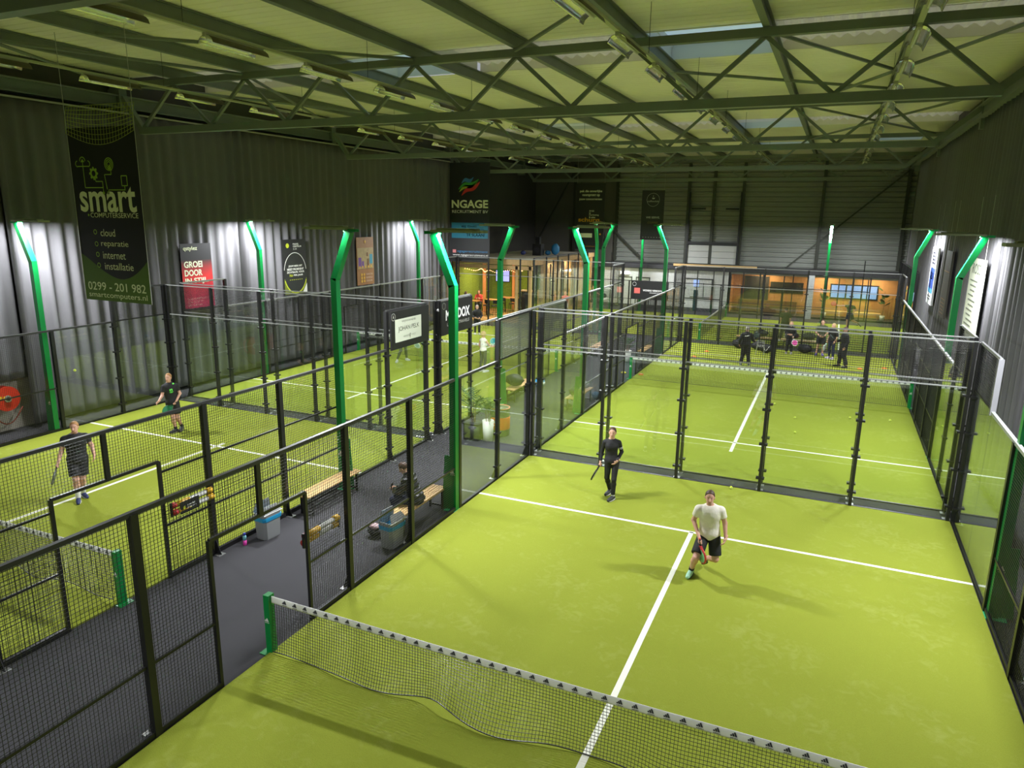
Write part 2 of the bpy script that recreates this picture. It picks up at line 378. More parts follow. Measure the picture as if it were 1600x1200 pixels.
# ------------------------------------------------------------------ curtains
def curtain(name, x, sgn, y0, y1, ztop, zlow, label, seed):
    r = np.random.default_rng(seed); n = int((y1-y0)/.045); ys = np.linspace(y0, y1, n+1)
    ph = np.cumsum(r.uniform(.6, 1.5, n+1)*.045*2*pi/.50); amp = np.interp(ys, np.linspace(y0, y1, 60), r.uniform(.05, .15, 60)); am2 = np.interp(ys, np.linspace(y0, y1, 25), r.uniform(-.06, .06, 25))
    zs = [0, .03, .12, .3, .55, .8, .95, 1.0]
    mb = MB(); v = []
    for i, yy in enumerate(ys):
        zb = zlow(yy)
        for q in zs:
            k = .45+.55*(1-q)+.15*sin(i*.05+q*3); a = amp[i]*k
            v.append((x+sgn*(a*sin(ph[i]+.5*q*sin(i*.02))+am2[i]*(1-q)), yy+.02*sin(ph[i]*.5+q*4)*(1-q), zb+(ztop-zb)*q+(.03*sin(ph[i]) if q == 0 else 0)))
    m = len(zs); mb.v = v; mb.f = [(i*m+j, (i+1)*m+j, (i+1)*m+j+1, i*m+j+1) for i in range(n) for j in range(m-1)]
    o = mk(name, mb, CURT, None, True); o.modifiers.new('thickness', 'SOLIDIFY').thickness = .006
    tag(o, label, 'curtain'); return o
c = curtain('wall_curtain', -19.35, 1, 5.75, 31.6, 9.42, lambda y: .12, 'tall dark grey pleated curtain behind the banners and lamp posts', 3)
c2 = curtain('wall_curtain', -19.45, 1, -4, 5.9, 9.5, lambda y: 1.55+max(0, min(1, (5-y)*.8))*.5, 'dark grey curtain with its hem hitched up over the fire hose reel', 5)
c3 = curtain('wall_curtain', 5.98, -1, 1, 41, 9.7, lambda y: .22, 'dark grey pleated curtain hung behind the three tall side boards', 9)
for x, y0, y1, z, lab in ((-19.35, 5.75, 31.6, 9.44, 'the banner curtain'), (-19.45, -4, 5.9, 9.52, 'the hitched-up curtain'), (5.98, 1, 41, 9.72, 'the curtain with the side boards')):
    single('curtain_rail', MB().box(x-.03, x+.03, y0, y1, z, z+.05), mat('rail_grey', (.35, .35, .3), .5), 'thin pale rail carrying '+lab, 'rail')
# ------------------------------------------------------------------ court surfaces
XA, XD = 0.0, -13.3           # centre lines; half width 5
def turf(name, x0, x1, y0, y1, label):
    o = mk('court_turf', MB().box(x0, x1, y0, y1, 0, .02), MAT['turf']); return tag(o, label, 'artificial grass', kind='structure')
def lines(t, items):
    for (x0, x1, y0, y1) in items: mk('court_line', MB().box(x0, x1, y0, y1, .019, .024), LINEW, t)
tA = turf('A', -5, 5, -10, 10, 'bright green artificial grass of the court with the player in white')
lines(tA, [(-5, 5, 6.9, 6.98), (-5, 5, -6.98, -6.9), (-.09, 0, -7.1, 6.95)])
tB = turf('B', -5, 5, 10.62, 30.66, 'bright green artificial grass of the court with the coaching group')
lines(tB, [(-5, 5, 13.66, 13.74), (-5, 5, 27.6, 27.68), (-.07, .02, 12.8, 28)])
tD = turf('D', -18.35, -8.25, -10, 10, 'bright green artificial grass of the court beside the hose reel')
lines(tD, [(-18.35, -8.25, 6.78, 6.86), (-18.35, -8.25, -6.98, -6.9), (-13.22, -13.13, -7.1, 7.1)])
tE = turf('E', -18.35, -8.25, 10.62, 30.66, 'bright green artificial grass of the court in front of the café')
lines(tE, [(-18.35, -8.25, 13.66, 13.74), (-18.35, -8.25, 27.6, 27.68), (-13.22, -13.13, 12.8, 28)])
tC = turf('C', -13.95, 5.75, 31.9, 41.9, 'bright green artificial grass of the crosswise court before the lounge')
lines(tC, [(-11.2, -11.12, 31.9, 41.9), (2.7, 2.78, 31.9, 41.9), (-11.3, 3, 36.86, 36.94)])
# ------------------------------------------------------------------ fences
FOOTM = None
class Run:
    """fence along x or y; s is the coordinate along it"""
    def __init__(s, axis, fix, s0, label):
        s.ax = axis; s.fix = fix; p = (fix, s0, 0) if axis == 'y' else (s0, fix, 0)
        s.t = thing('court_fence', p, label, 'fence'); s.rz = pi/2 if axis == 'y' else 0.
    def p(s, a, z, d=0.): return (s.fix+d, a, z) if s.ax == 'y' else (a, s.fix+d, z)
    def bx(s, mb, a0, a1, d0, d1, z0, z1):
        if s.ax == 'y': mb.box(s.fix+d0, s.fix+d1, a0, a1, z0, z1)
        else: mb.box(a0, a1, s.fix+d0, s.fix+d1, z0, z1)
        return mb
    def post(s, a, h, out=0, w=.05, d=.045, clamps=(), feet=True, m=None):
        o = mk('post', s.bx(MB(), a-w, a+w, -d, d, 0, h), m or BLACK, s.t)
        if feet and out:
            mb = MB(); q = .14
            s.bx(mb, a-.08, a+.08, *sorted((d*out, (d+q)*out)), .0, .012)
            mk('foot_plate', mb, GALV, o)
            g = MB(); e = s.p(a, .012, d*out); u = (out, 0, 0) if s.ax == 'y' else (0, out, 0)
            g.prism([(0, 0), (.12, 0), (0, .3)], e, u, (0, 0, 1), .012); mk('gusset', g, BLACK, o)
        for z in clamps: mk('glass_clamp', s.bx(MB(), a-w-.06, a+w+.06, -d-.012, d+.012, z-.022, z+.022), BLACK, o)
        return o
    def mesh(s, a0, a1, z0, z1): return put('mesh_panel', wire_panel(a1-a0, z1-z0), s.t, s.p(a0, z0), s.rz)
    def glass(s, a0, a1, z1=3.): return put('glass_panel', glass_panel(a1-a0, z1), s.t, s.p(a0, 0), s.rz)
    def rail(s, a0, a1, z, w=.022, h=.025, m=None): return mk('rail', s.bx(MB(), a0, a1, -w, w, z-h, z+h), m or BLACK, s.t)
    def kerb(s, a0, a1, h=.09): return mk('kerb', s.bx(MB(), a0, a1, -.03, .03, 0, h), BLACK, s.t)
RAILT = mat('rail_top', (.03, .03, .03), .45)
RAILB = mat('rail_glint', (.30, .31, .30), .35)  # lamp highlights on the far rails painted in as paler grey
def side(x, yc, out, label, ylo=-10., yhi=10., rails=(1., 2.), opening=True, lowglass=True, signs=(), dense=(), top=None, short=()):
    top = top or RAILT
    r = Run('y', x, yc, label); Y = lambda a: yc+a
    def inr(a, b): return a >= ylo-1e-6 and b <= yhi+1e-6
    for a in (-6, -4, -2, 2, 4, 6):
        if ylo <= a <= yhi: r.post(Y(a), 3., out, feet=abs(a) != 6)
    for a in (-10, -8, 8, 10):
        if a in short: mk('post', r.bx(MB(), Y(a)-.05, Y(a)+.05, -.045, .045, 2.95, 4.), mat('post_grey', (.20, .20, .21), .4), r.t)
        elif ylo <= a <= yhi: r.post(Y(a+(-.05 if a == 10 else .05 if a == -10 else 0)), 4., out, clamps=(.35, 1.2, 2.05, 2.85))
    for a0, a1 in ((-10, -8), (8, 10)):
        if inr(a0, a1):
            r.glass(Y(a0), Y(a1))
            if a0 in dense: put('mesh_panel', dense_panel(a1-a0, 1.), r.t, r.p(Y(a0), 3.), r.rz)
            elif a0 not in signs: r.mesh(Y(a0), Y(a1), 3., 4.)
            r.rail(Y(a0), Y(a1), 4., m=top); r.rail(Y(a0), Y(a1), 3.02, .015, .015)
    for a0, a1 in ((-8, -6), (6, 8)):
        if inr(a0, a1): r.glass(Y(a0), Y(a1), 2.97)
    for a0, a1 in ((-6, -4), (-4, -2), (2, 4), (4, 6)):
        if inr(a0, a1): r.mesh(Y(a0), Y(a1), .05, 3.)
    lo, hi = max(ylo, -8), min(yhi, 8); r.rail(Y(lo), Y(hi), 3., .03, .028, m=top)
    if opening:
        for a in (-.95, .95): r.post(Y(a), 2.2, 0, .025, .025, feet=False)
        r.rail(Y(-.95), Y(.95), 2.2); r.post2 = mk('post', r.bx(MB(), Y(-.04), Y(.04), -.025, .025, 2.2, 3.), BLACK, r.t)
        r.mesh(Y(-.95), Y(.95), 2.2, 3.); r.mesh(Y(-2), Y(-.95), .05, 3.); r.mesh(Y(.95), Y(2), .05, 3.)
        sp = [(max(ylo, -6), -.95), (.95, min(yhi, 6))]
    else:
        r.mesh(Y(-2), Y(2), .05, 3.) if inr(-2, 2) else r.mesh(Y(max(ylo, 0)), Y(2), .05, 3.)
        sp = [(max(ylo, -6), min(yhi, 6))]
    for z in rails:
        for a0, a1 in sp: r.rail(Y(a0), Y(a1), z, .018, .018)
    for a0, a1 in sp: r.kerb(Y(a0), Y(a1))
    if yhi > 6: r.kerb(Y(6), Y(yhi), .06)
    if ylo < -6: r.kerb(Y(ylo), Y(-6), .06)
    return r
def back(y, xa, out, label, mats=None):
    r = Run('x', y, xa, label); n = 5; x = [xa+2.0*k*(10.1/10 if xa < -15 else 1) for k in range(6)]
    for k in range(6): r.post(x[k]+(.05 if k == 0 else -.05 if k == 5 else 0), 4., out, .035, .05, clamps=(.35, 1.2, 2.05, 2.85))
    for k in range(5): r.glass(x[k], x[k+1]); r.mesh(x[k], x[k+1], 3., 4.)
    r.rail(x[0], x[5], 4., .012, .014, RAILB); r.rail(x[0], x[5], 3.02, .012, .012, RAILB); r.kerb(x[0], x[5], .026); return r
fA = side(-5.05, 0, -1, 'mesh and glass fence between the walkway and the court of the player in white', -6, 10, (1.,), dense=(8,))
fB = side(-5.05, 20.66, -1, 'mesh and glass fence between the walkway and the court of the coaching group', -10, 10, (1., 2.), dense=(-10,), top=RAILB)
fD = side(-8.22, 0, 1, 'mesh and glass fence between the walkway and the hose reel court', -6, 10, (1., 2.), signs=(8,))
fE = side(-8.22, 20.66, 1, 'mesh and glass fence between the walkway and the café court', -10, 10, (1., 2.), signs=(-10,), top=RAILB)
fAr = side(5.05, 0, 1, 'mesh and glass fence along the curtain at the court of the player in white', -4, 10, (1.,), opening=False, short=(8,), top=RAILB)
fBr = side(5.05, 20.66, 1, 'mesh and glass fence along the curtain at the coaching group court', -10, 10, (1., 2.), opening=True, top=RAILB)
fDl = side(-18.4, 0, -1, 'mesh and glass fence along the curtain at the hose reel court', 0, 10, (1.3,), opening=False)
fEl = side(-18.4, 20.66, -1, 'mesh and glass fence along the curtain at the café court', -10, 10, (1., 2.), opening=True, top=RAILB)
bA = back(10.03, -5, 1, 'glass end wall behind the woman in black')
bB = back(10.62, -5, -1, 'glass end wall of the coaching group court, across the strip from the woman in black')
bD = back(10.03, -18.35, 1, 'glass end wall of the hose reel court')
bE = back(10.62, -18.35, -1, 'glass end wall of the café court, across the dark strip from the hose reel court')
bB2 = back(30.7, -5, 1, 'glass end wall behind the coaching group')
bE2 = back(30.7, -18.35, 1, 'glass end wall in front of the café tables')
# crosswise court enclosure
rc = Run('x', 31.85, -14.2, 'mesh fence of the crosswise court behind the coaching group'); xs = [-13.95, -12.2, -10.2, -8.2, -6.2, -5.15, -3.25, -2.2, -.2, 1.8, 3.8, 5.75]
for k, x in enumerate(xs): rc.post(x, 4. if k in (0, 1, 10, 11) else 3., 0, .03, .03)
for a, b in zip(xs[:-1], xs[1:]):
    if (a, b) == (-5.15, -3.25): rc.mesh(a, b, 2.2, 3.); rc.rail(a, b, 2.2); continue
    if a < -10.3 or b > 1.9: rc.glass(a, b); continue
    rc.mesh(a, b, .05, 3.); rc.rail(a, b, 1., .015, .015); rc.rail(a, b, 2., .015, .015)
rc.rail(-12.2, 3.8, 3., .02, .02)
rf = Run('x', 41.95, -14.2, 'mesh and glass fence of the crosswise court before the white wall')
for k, x in enumerate(xs): rf.post(x, 4. if k in (0, 1, 10, 11) else 3., 0, .03, .03)
for a, b in zip(xs[:-1], xs[1:]):
    if a < -10.3 or b > 1.9: rf.glass(a, b); continue
    rf.mesh(a, b, .05, 3.); rf.rail(a, b, 1., .015, .015); rf.rail(a, b, 2., .015, .015)
rf.rail(-12.2, 3.8, 3., .02, .02)
for x, lab in ((5.8, 'by the side curtain'), (-13.97, 'by the café')):
    q = Run('y', x, 36.9, 'glass end wall of the crosswise court '+lab)
    for k in range(6): q.post(31.95+2*k*.995, 4., 0, .04, .04)
    for k in range(5): q.glass(31.95+2*k*.995, 31.95+2*(k+1)*.995); q.mesh(31.95+2*k*.995, 31.95+2*(k+1)*.995, 3., 4.)
    q.rail(31.95, 41.9, 4., .02, .02, RAILT)
# ------------------------------------------------------------------ nets
def net(x0, x1, y, label, along='x', wave=None, dens=.045, marks=52):
    def P(a, d, z): return (a, y+d, z) if along == 'x' else (y+d, a, z)
    c = (x0+x1)/2; L = x1-x0; t = thing('padel_net', P(c, 0, 0), label, 'net')
    wave = wave or (lambda a: (0., .03)); top = lambda a: .88+.04*abs((a-c)/(L/2))**1.5
    mb = MB(); n = int(L/dens); mrow = 18
    def pt(a, q):
        d, zb = wave(a); zt = top(a)-.05; z = zt+(zb-zt)*q
        return P(a, d*q**2.2, z)
    for i in range(n+1):
        a = x0+L*i/n; pts = [pt(a, q) for q in np.linspace(0, 1, 7)]
        for u, v in zip(pts[:-1], pts[1:]): mb.bar(u, v, .0048, caps=False)
    k = max(20, n//3)
    for j in range(1, mrow+1):
        pts = [pt(x0+L*i/k, j/mrow) for i in range(k+1)]; wd = .0048 if j < mrow else .012
        for u, v in zip(pts[:-1], pts[1:]): mb.bar(u, v, wd, caps=False)
    mk('net_mesh', mb, WIRE, t)
    tp = MB(); k = 24
    tp.grid(lambda u, v: P(x0+L*u, .012*cos(v*2*pi), top(x0+L*u)-.045+.058*sin(v*2*pi)), k, 10)
    nface = len(tp.f); lm = tp
    for i in range(marks):
        a = x0+.25+(L-.4)*i/(marks-1)
        pl = Plane(P(a-.08, -.014 if along == 'x' else 0, top(a)+.01), (1, 0, 0), (0, 0, -1), .16, .1, .003) if along == 'x' else Plane((y+.014, a-.08, top(a)+.01), (0, 1, 0), (0, 0, -1), .16, .1, .003)
        three_bar_mark(pl, lm, .5, .45, .088)
    tape = mk('net_tape', tp, [WHITE, LOGOD], t); tape.data.polygons.foreach_set('material_index', [0]*nface+[1]*(len(tp.f)-nface)); tape.data.polygons.foreach_set('use_smooth', [True]*nface+[False]*(len(tp.f)-nface))
    for a, s in ((x0-.06, -1), (x1+.06, 1)):
        po = MB(); h = .95
        if along == 'x': po.box(a-.05, a+.05, y-.06, y+.06, 0, h)
        else: po.box(y-.06, y+.06, a-.05, a+.05, 0, h)
        p = mk('net_post', po, GREEN, t)
        q = P(a, 0, 0); mk('base_plate', MB().box(q[0]-.13, q[0]+.13, q[1]-.13, q[1]+.13, 0, .012), GREEN, p)
        lm = MB(); three_bar_mark(Plane((q[0]-.05, q[1]-.062, .62), (1, 0, 0), (0, 0, -1), .1, .14, .003), lm, .5, .5, .085); mk('printed_mark', lm, PRWHITE, p)
    return t
wr = lambda a: (-.05-.10*max(0, sin((a+4.2)*1.3))-.22*math.exp(-((a+1.3)/.7)**2)+.10*math.exp(-((a+2.4)/.35)**2)-.12*math.exp(-((a-1.0)/.5)**2), .03+.10*math.exp(-((a+2.1)/.3)**2)+.02*sin(a*3)**2)
net(-4.95, 4.95, 0., 'padel net across the court of the player in white', wave=wr, dens=.043)
net(-18.3, -8.3, 0., 'padel net across the court beside the hose reel', wave=lambda a: (-.1*sin(a*1.7)**2, .02+.08*sin(a*2.1)**2))
net(-4.95, 4.95, 20.66, 'padel net across the court of the coaching group', wave=lambda a: (-.04, .06), dens=.06)
net(-18.3, -8.3, 20.66, 'padel net across the court in front of the café', wave=lambda a: (-.04, .05), dens=.06)
net(31.95, 41.85, -4.2, 'padel net across the crosswise court before the lounge', along='y', dens=.07, wave=lambda a: (0, .05))
# ------------------------------------------------------------------ green lamp posts with their real light
def lamp_post(x, y, ox, oy, label, power=1.):
    t = thing('lamp_post', (x, y, 0), label, 'lamp post', 'green lamp posts around the courts')
    w = .075
    mk('pole', MB().box(x-w, x+w, y-w, y+w, 0, 5.), GREEN, t)
    top = (x+.44*ox, y+.44*oy, 6.04)
    mk('leaning_arm', MB().bar((x, y, 4.97), top, .15, .15, up=(oy, ox, 0)), GREEN, t)
    ang = math.atan2(-oy, -ox); ca, sa = cos(ang), sin(ang)
    def R(a, b, z): return (top[0]+a*ca-b*sa, top[1]+a*sa+b*ca, z)
    def rb(mb, a0, a1, b0, b1, z0, z1):
        n = len(mb.v); mb.box(0, 1, 0, 1, 0, 1); k = [(a0, b0, z0), (a1, b0, z0), (a1, b1, z0), (a0, b1, z0), (a0, b0, z1), (a1, b0, z1), (a1, b1, z1), (a0, b1, z1)]
        for i, q in enumerate(k): mb.v[n+i] = R(*q)
        return mb
    mk('top_bracket', rb(MB(), -.2, .12, -.07, .07, 6.03, 6.09), GREEN, t)
    hd = mk('lamp_head', rb(rb(MB(), .0, 1.15, -.17, .17, 6.07, 6.12), .1, 1.0, -.10, .10, 6.12, 6.155), BRONZE, t)
    lp = MB()
    for a0, a1 in ((.12, .54), (.62, 1.06)): lp.add([R(a0, -.13, 6.0695), R(a0, .13, 6.0695), R(a1, .13, 6.0695), R(a1, -.13, 6.0695)], [(0, 1, 2, 3)])
    mk('led_panel', lp, LED, hd)
    fin = MB(); fin.prism([(-.075, 0), (-.30, 0), (-.22, 1.25), (-.075, 1.25)], (x, y-.012, .012), (1 if ox <= 0 and not oy else -1, 0, 0) if not oy else (0, -oy, 0), (0, 0, 1), .024)
    mk('base_fin', fin, GREEN, t)
    lm = MB(); three_bar_mark(Plane((x-.075, y-.077, 1.0), (1, 0, 0), (0, 0, -1), .15, .2, .004), lm, .5, .5, .12); mk('printed_mark', lm, PRWHITE, t)
    mk('base_plate', MB().box(x-.2, x+.2, y-.15, y+.15, 0, .014), mat('green_plate', (.03, .5, .2), .3), t)
    li = bpy.data.lights.new('lamp_light', 'AREA'); li.shape = 'RECTANGLE'; li.size = .94; li.size_y = .26; li.energy = LAMP_W*power; li.color = (.93, .95, 1.0)
    lo = bpy.data.objects.new('lamp_light', li); COL.objects.link(lo); c = R(.6, 0, 6.045)
    lo.rotation_euler = (0, 0, ang); lo.parent = t; lo.location = (c[0]-x, c[1]-y, c[2])
    return t
lamp_post(-5.09, 5.86, -1, 0, '') ['label'] = 'green lamp post at the end of the bench with the seated person'
LP = [(-5.12, 14.75, -1, 0, 'green lamp post on the walkway edge of the coaching group court, before its net'), (-5.12, 26.55, -1, 0, 'green lamp post on the walkway edge of the coaching group court, past its net'),
      (5.12, 5.86, 1, 0, 'green lamp post behind the glass at the curtain side of the near court'), (5.12, 14.75, 1, 0, 'green lamp post beside the tall pale board'), (5.12, 26.55, 1, 0, 'green lamp post past the blue and white board'),
      (-8.10, 5.86, 1, 0, 'green lamp post at the end of the empty bench'), (-8.15, 14.75, 1, 0, 'green lamp post in front of the café corner'), (-8.15, 26.55, 1, 0, 'green lamp post seen against the black and orange banner'),
      (-18.47, 5.8, -1, 0, 'green lamp post beside the fire hose reel'), (-18.47, 14.6, -1, 0, 'green lamp post between the red banner and the black ball banner'), (-18.47, 26.4, -1, 0, 'green lamp post against the curtain past the brown poster'),
      (-10.1, 42.12, 0, 1, 'thin looking green lamp post under the coffee banner'), (1.7, 42.12, 0, 1, 'green lamp post before the wooden lounge'), (-10.1, 31.7, 0, -1, 'green lamp post at the café corner of the crosswise court')]
for a in LP: lamp_post(*a)
for x, y, o in ((-5.12, -5.95, -1), (5.12, -5.95, 1), (-8.15, -5.95, 1), (-18.47, -5.95, -1)):
    lamp_post(x, y, o, 0, 'green lamp post standing behind the photographer', .36)
# ------------------------------------------------------------------ signs and banners
def banner(name, pl, label, m=PRINTB, thick=.02, cat='banner'):
    """cloth or board as a thin slab behind the print plane"""
    mb = MB(); o = pl.o-pl.n*.001; u = pl.u*pl.w; v = pl.v*pl.h; n = pl.n*thick
    c = [o, o+u, o+u+v, o+v]; mb.v = [tuple(q-n) for q in c]+[tuple(q) for q in c]
    mb.f = [(0, 1, 2, 3), (7, 6, 5, 4), (0, 4, 5, 1), (1, 5, 6, 2), (2, 6, 7, 3), (3, 7, 4, 0)]
    t = thing(name, tuple(o+u/2+v), label, cat); mk('cloth' if cat == 'banner' else 'board', mb, m, t); return t
def prt(name, mb, m, t):
    cuts = getattr(mb, 'cuts', [])
    if len(cuts) < 2: return mk(name, mb, m, t)
    cuts = [(0, 0)]+cuts[1:]+[(len(mb.v), len(mb.f))]
    for (v0, f0), (v1, f1) in zip(cuts[:-1], cuts[1:]):
        q = MB(); q.v = mb.v[v0:v1]; q.f = [tuple(i-v0 for i in f) for f in mb.f[f0:f1]]; mk(name, q, m, t)
def hang(t, xs, y, z0, z1):
    for x in xs: mk('hanging_cord', MB().tube([(x, y+.01, z0), (x, y+.01, z1)], .007, 5), mat('cord', (.4, .4, .36), .6), t)
U, D = (1, 0, 0), (0, 0, -1)
# tall black banner with the computer service print
pl = Plane((-16.10, 5.6, 8.42), (1, 0, 0), (-.0, 0, -1), 2.45, 4.33); t = banner('hanging_banner', pl, 'tall black banner headed smart with a phone number on a green foot, under netting')
a = MB(); pl.text(a, 'smart', .08, .92, .33, .475, .02); pl.text(a, 'COMPUTERSERVICE', .22, .93, .478, .506, .004)
for s, a0, a1, b0 in (('cloud', .34, .56, .572), ('reparatie', .33, .74, .640), ('internet', .34, .68, .704), ('installatie', .35, .78, .768)): pl.text(a, s, a0, a1, b0, b0+.042)
pl.text(a, '0299 - 201 982', .05, .93, .888, .938, .008); pl.text(a, 'smartcomputers.nl', .05, .94, .948, .99, .004); prt('printed_text', a, PALE, t)
g = MB(); w = .022
pl.ring(g, .19, .185, .10, w, 1, pi, 2*pi); pl.ring(g, .11, .20, .07, w, 1, .5*pi, 1.5*pi); pl.ring(g, .27, .20, .07, w, 1, -.5*pi, .5*pi); pl.line(g, [(.11, .214), (.27, .214)], w); pl.line(g, [(.19, .175), (.19, .335), (.46, .335), (.46, .36)], w); pl.poly(g, [(.16, .19), (.22, .19), (.19, .172)])
pl.ring(g, .34, .255, .10, .06); pl.line(g, [(.36, .275), (.36, .30), (.46, .30), (.46, .345)], w)
for k in range(8): pl.disc(g, .34+.135*cos(k*pi/4)/2.45, .255+.135*sin(k*pi/4)/4.33, .03)
for r in (.06, .105, .15): pl.ring(g, .58, .205, r, w)
pl.poly(g, [(.55, .24), (.62, .24), (.585, .205)]); pl.line(g, [(.6, .24), (.6, .262), (.5, .262), (.52, .345)], w)
pl.line(g, [(.74, .27), (.82, .27), (.82, .325), (.74, .325), (.74, .27)], w); pl.line(g, [(.78, .325), (.78, .348), (.54, .348), (.54, .36)], w); pl.disc(g, .46, .365, .04); pl.disc(g, .53, .365, .04); pl.disc(g, .19, .492, .03)
for b in (.59, .66, .722, .786): pl.ring(g, .26, b, .055, .018)
prt('printed_icons', g, mat('print_icon_lime', (.36, .58, .06), .6), t)
g = MB(); pts = [(0, .72)]+[(k/16, .72+.145*sin(min(1, k/16/.62)*pi/2)**1.2-(.0 if k < 9 else .12*((k-9)/7)**2)) for k in range(1, 17)]
pl.poly(g, pts+[(1, 1), (0, 1)], .4); prt('printed_wave', g, mat('print_dark_green', (.09, .16, .025), .6), t)
nt = MB(); X0, WD, YY = -16.10, 2.45, 5.6
for k in range(24): x = X0+WD*k/23; nt.tube([(x, YY-.03, 8.30-.3*sin(pi*k/23)), (x+.02, YY-.02, 8.7-.1*sin(pi*k/23)), (x, YY+.06, 8.95)], .006, 4)
for j in range(9): nt.tube([(X0+WD*q/12, YY-.03+.09*j/8, 8.30+.65*j/8-.3*sin(pi*q/12)*(1-j/8)) for q in range(13)], .006, 4)
single('sagging_net', nt, mat('net_lime', (.30, .36, .06), .7), 'sagging yellowish net gathered above the tall black smart banner', 'net')
for x in (X0, X0+WD): mk('side_cord', MB().tube([(x, YY, 10.68), (x, YY, 8.7), (x, YY-.01, 4.09)], .008, 5), mat('cord', (.4, .4, .36), .6), t)
# recruitment banner
pl = Plane((-19.04, 31.0, 9.35), U, D, 2.62, 5.65); t = banner('hanging_banner', pl, 'tall black banner reading NGAGE with a rainbow swoosh beside the café')
a = MB(); pl.text(a, 'NGAGE', .05, .96, .37, .452, .03); prt('printed_text', a, PALE, t); a = MB(); pl.text(a, 'RECRUITMENT BV', .06, .96, .472, .502, .004); pl.text(a, 'www.ngagerecruitment.nl', .07, .96, .92, .945); prt('printed_text', a, PRWHITE, t)
a = MB(); pl.text(a, 'ngagerecruitment', .19, .96, .882, .91); prt('printed_text', a, mat('print_blue', (.04, .2, .42), .6), t)
a = MB(); pl.rect(a, .045, .96, .60, .757); prt('printed_panel', a, mat('print_teal', (.01, .16, .25), .6), t)
a = MB(); pl.text(a, 'BIJ ONS', .3, .68, .627, .655, .01); pl.text(a, 'BEN JE NIET MEER', .1, .92, .665, .70, .01); pl.text(a, 'TE SLAAN!', .42, .88, .708, .738, .01); prt('printed_text', a, PALE, t)
a = MB(); pl.rect(a, .07, .155, .877, .91); prt('printed_icon', a, mat('print_pink', (.6, .2, .2), .6), t)
def swoosh(pl, c, a0, y0, y1, x0, x1, wv, m):
    g = MB(); n = 16; up = []; dn = []
    for i in range(n+1):
        q = i/n; x = x0+(x1-x0)*q; s = y0+(y1-y0)*q-.018*sin(q*2*pi); th = wv*sin(pi*q)**.6+.002
        up.append((x, s-th)); dn.append((x, s+th))
    pl.poly(g, up+dn[::-1]); prt('printed_swoosh', g, m, t)
swoosh(pl, 0, 0, .205, .145, .30, .60, .018, mat('sw_blue', (.05, .18, .45), .6)); swoosh(pl, 0, 0, .265, .165, .22, .73, .020, mat('sw_green', (.05, .30, .04), .6)); swoosh(pl, 0, 0, .29, .185, .24, .70, .016, mat('sw_lime', (.42, .52, .03), .6)); swoosh(pl, 0, 0, .325, .19, .30, .76, .024, mat('sw_red', (.55, .03, .02), .6))
hang(t, (-19.0, -16.46), 31.0, 9.3, 10.69)
# hub banner and coffee banner by the back wall
pl = Plane((-14.62, 41.0, 8.62), U, D, 2.03, 4.42); t = banner('hanging_banner', pl, 'black banner with orange schurq lettering hung by the back wall')
a = MB(); pl.text(a, 'pak die onverlijke', .12, .9, .10, .145, .02); pl.text(a, 'voorsprong op', .2, .82, .165, .205, .02); pl.text(a, 'jouw concurrenten', .1, .9, .222, .262, .02)
for s, w_, b in (('de hub', .17, .40), ('in', .05, .435), ('marketing', .34, .465), ('& sales', .22, .497)): pl.text(a, s, .47, .47+w_, b, b+.026, .01)
pl.rect(a, .16, .6, .755, .82); prt('printed_text', a, PALE, t)
a = MB(); pl.text(a, 'schurq.', .09, .9, .515, .60, .03); pl.disc(a, .78, .765, .06); pl.disc(a, .88, .765, .06); pl.text(a, 'www.schurq.nl', .3, .7, .945, .965); prt('printed_text', a, mat('print_orange', (.62, .30, .01), .6), t)
hang(t, (-14.58, -12.63), 41.0, 8.6, 10.69)
pl = Plane((-10.03, 41.0, 8.15), U, D, 1.5, 3.2); t = banner('hanging_banner', pl, 'black banner with a coffee cup in a thin circle')
a = MB(); pl.ring(a, .5, .19, .42, .015); pl.text(a, 'coffeeclub', .25, .75, .20, .235); pl.text(a, 'WE SERVE.', .22, .84, .525, .565, .02); pl.poly(a, [(.44, .15), (.58, .15), (.55, .175), (.47, .175)]); pl.line(a, [(.5, .14), (.5, .10)], .02); pl.text(a, '- - - - - - -', .1, .9, .945, .952, .01); prt('printed_text', a, mat('print_grey', (.45, .45, .4), .6), t)
a = MB(); pl.text(a, 'COFFEE', .3, .76, .63, .668); prt('printed_text', a, mat('print_brown', (.2, .15, .04), .6), t)
hang(t, (-10.0, -8.56), 41.0, 8.12, 10.69)
# boards against the left curtain
UY = (0, 1, 0)
pl = Plane((-19.16, 11.46, 5.28), UY, D, 1.38, 2.32); t = banner('poster_board', pl, 'black and red poster reading GROEI DOOR IN STIJL on the curtain', cat='poster')
m = mat('print_red', (.55, .02, .035), .55); n, l = nodes_of(m); b = n['Principled BSDF']; tcn = n.new('ShaderNodeTexCoord'); sp = n.new('ShaderNodeSeparateXYZ'); l.new(tcn.outputs['Generated'], sp.inputs[0]); rp = n.new('ShaderNodeValToRGB'); l.new(sp.outputs['Z'], rp.inputs[0])
e = rp.color_ramp.elements; e[0].position = .0; e[0].color = (.50, .025, .10, 1); e[1].position = 1.; e[1].color = (.02, .015, .015, 1); q = e.new(.62); q.color = (.62, .02, .02, 1); l.new(rp.outputs[0], b.inputs['Base Color'])
a = MB(); pl.rect(a, .0, 1, .25, 1, .5); prt('printed_ground', a, m, t)
a = MB(); pl.text(a, 'qstylez', .09, .55, .04, .12, .02)
for s, a1, b0 in (('GROEI', .68, .27), ('DOOR', .66, .40), ('IN STIJL.', .86, .53)): pl.text(a, s, .08, a1, b0, b0+.10, .03)
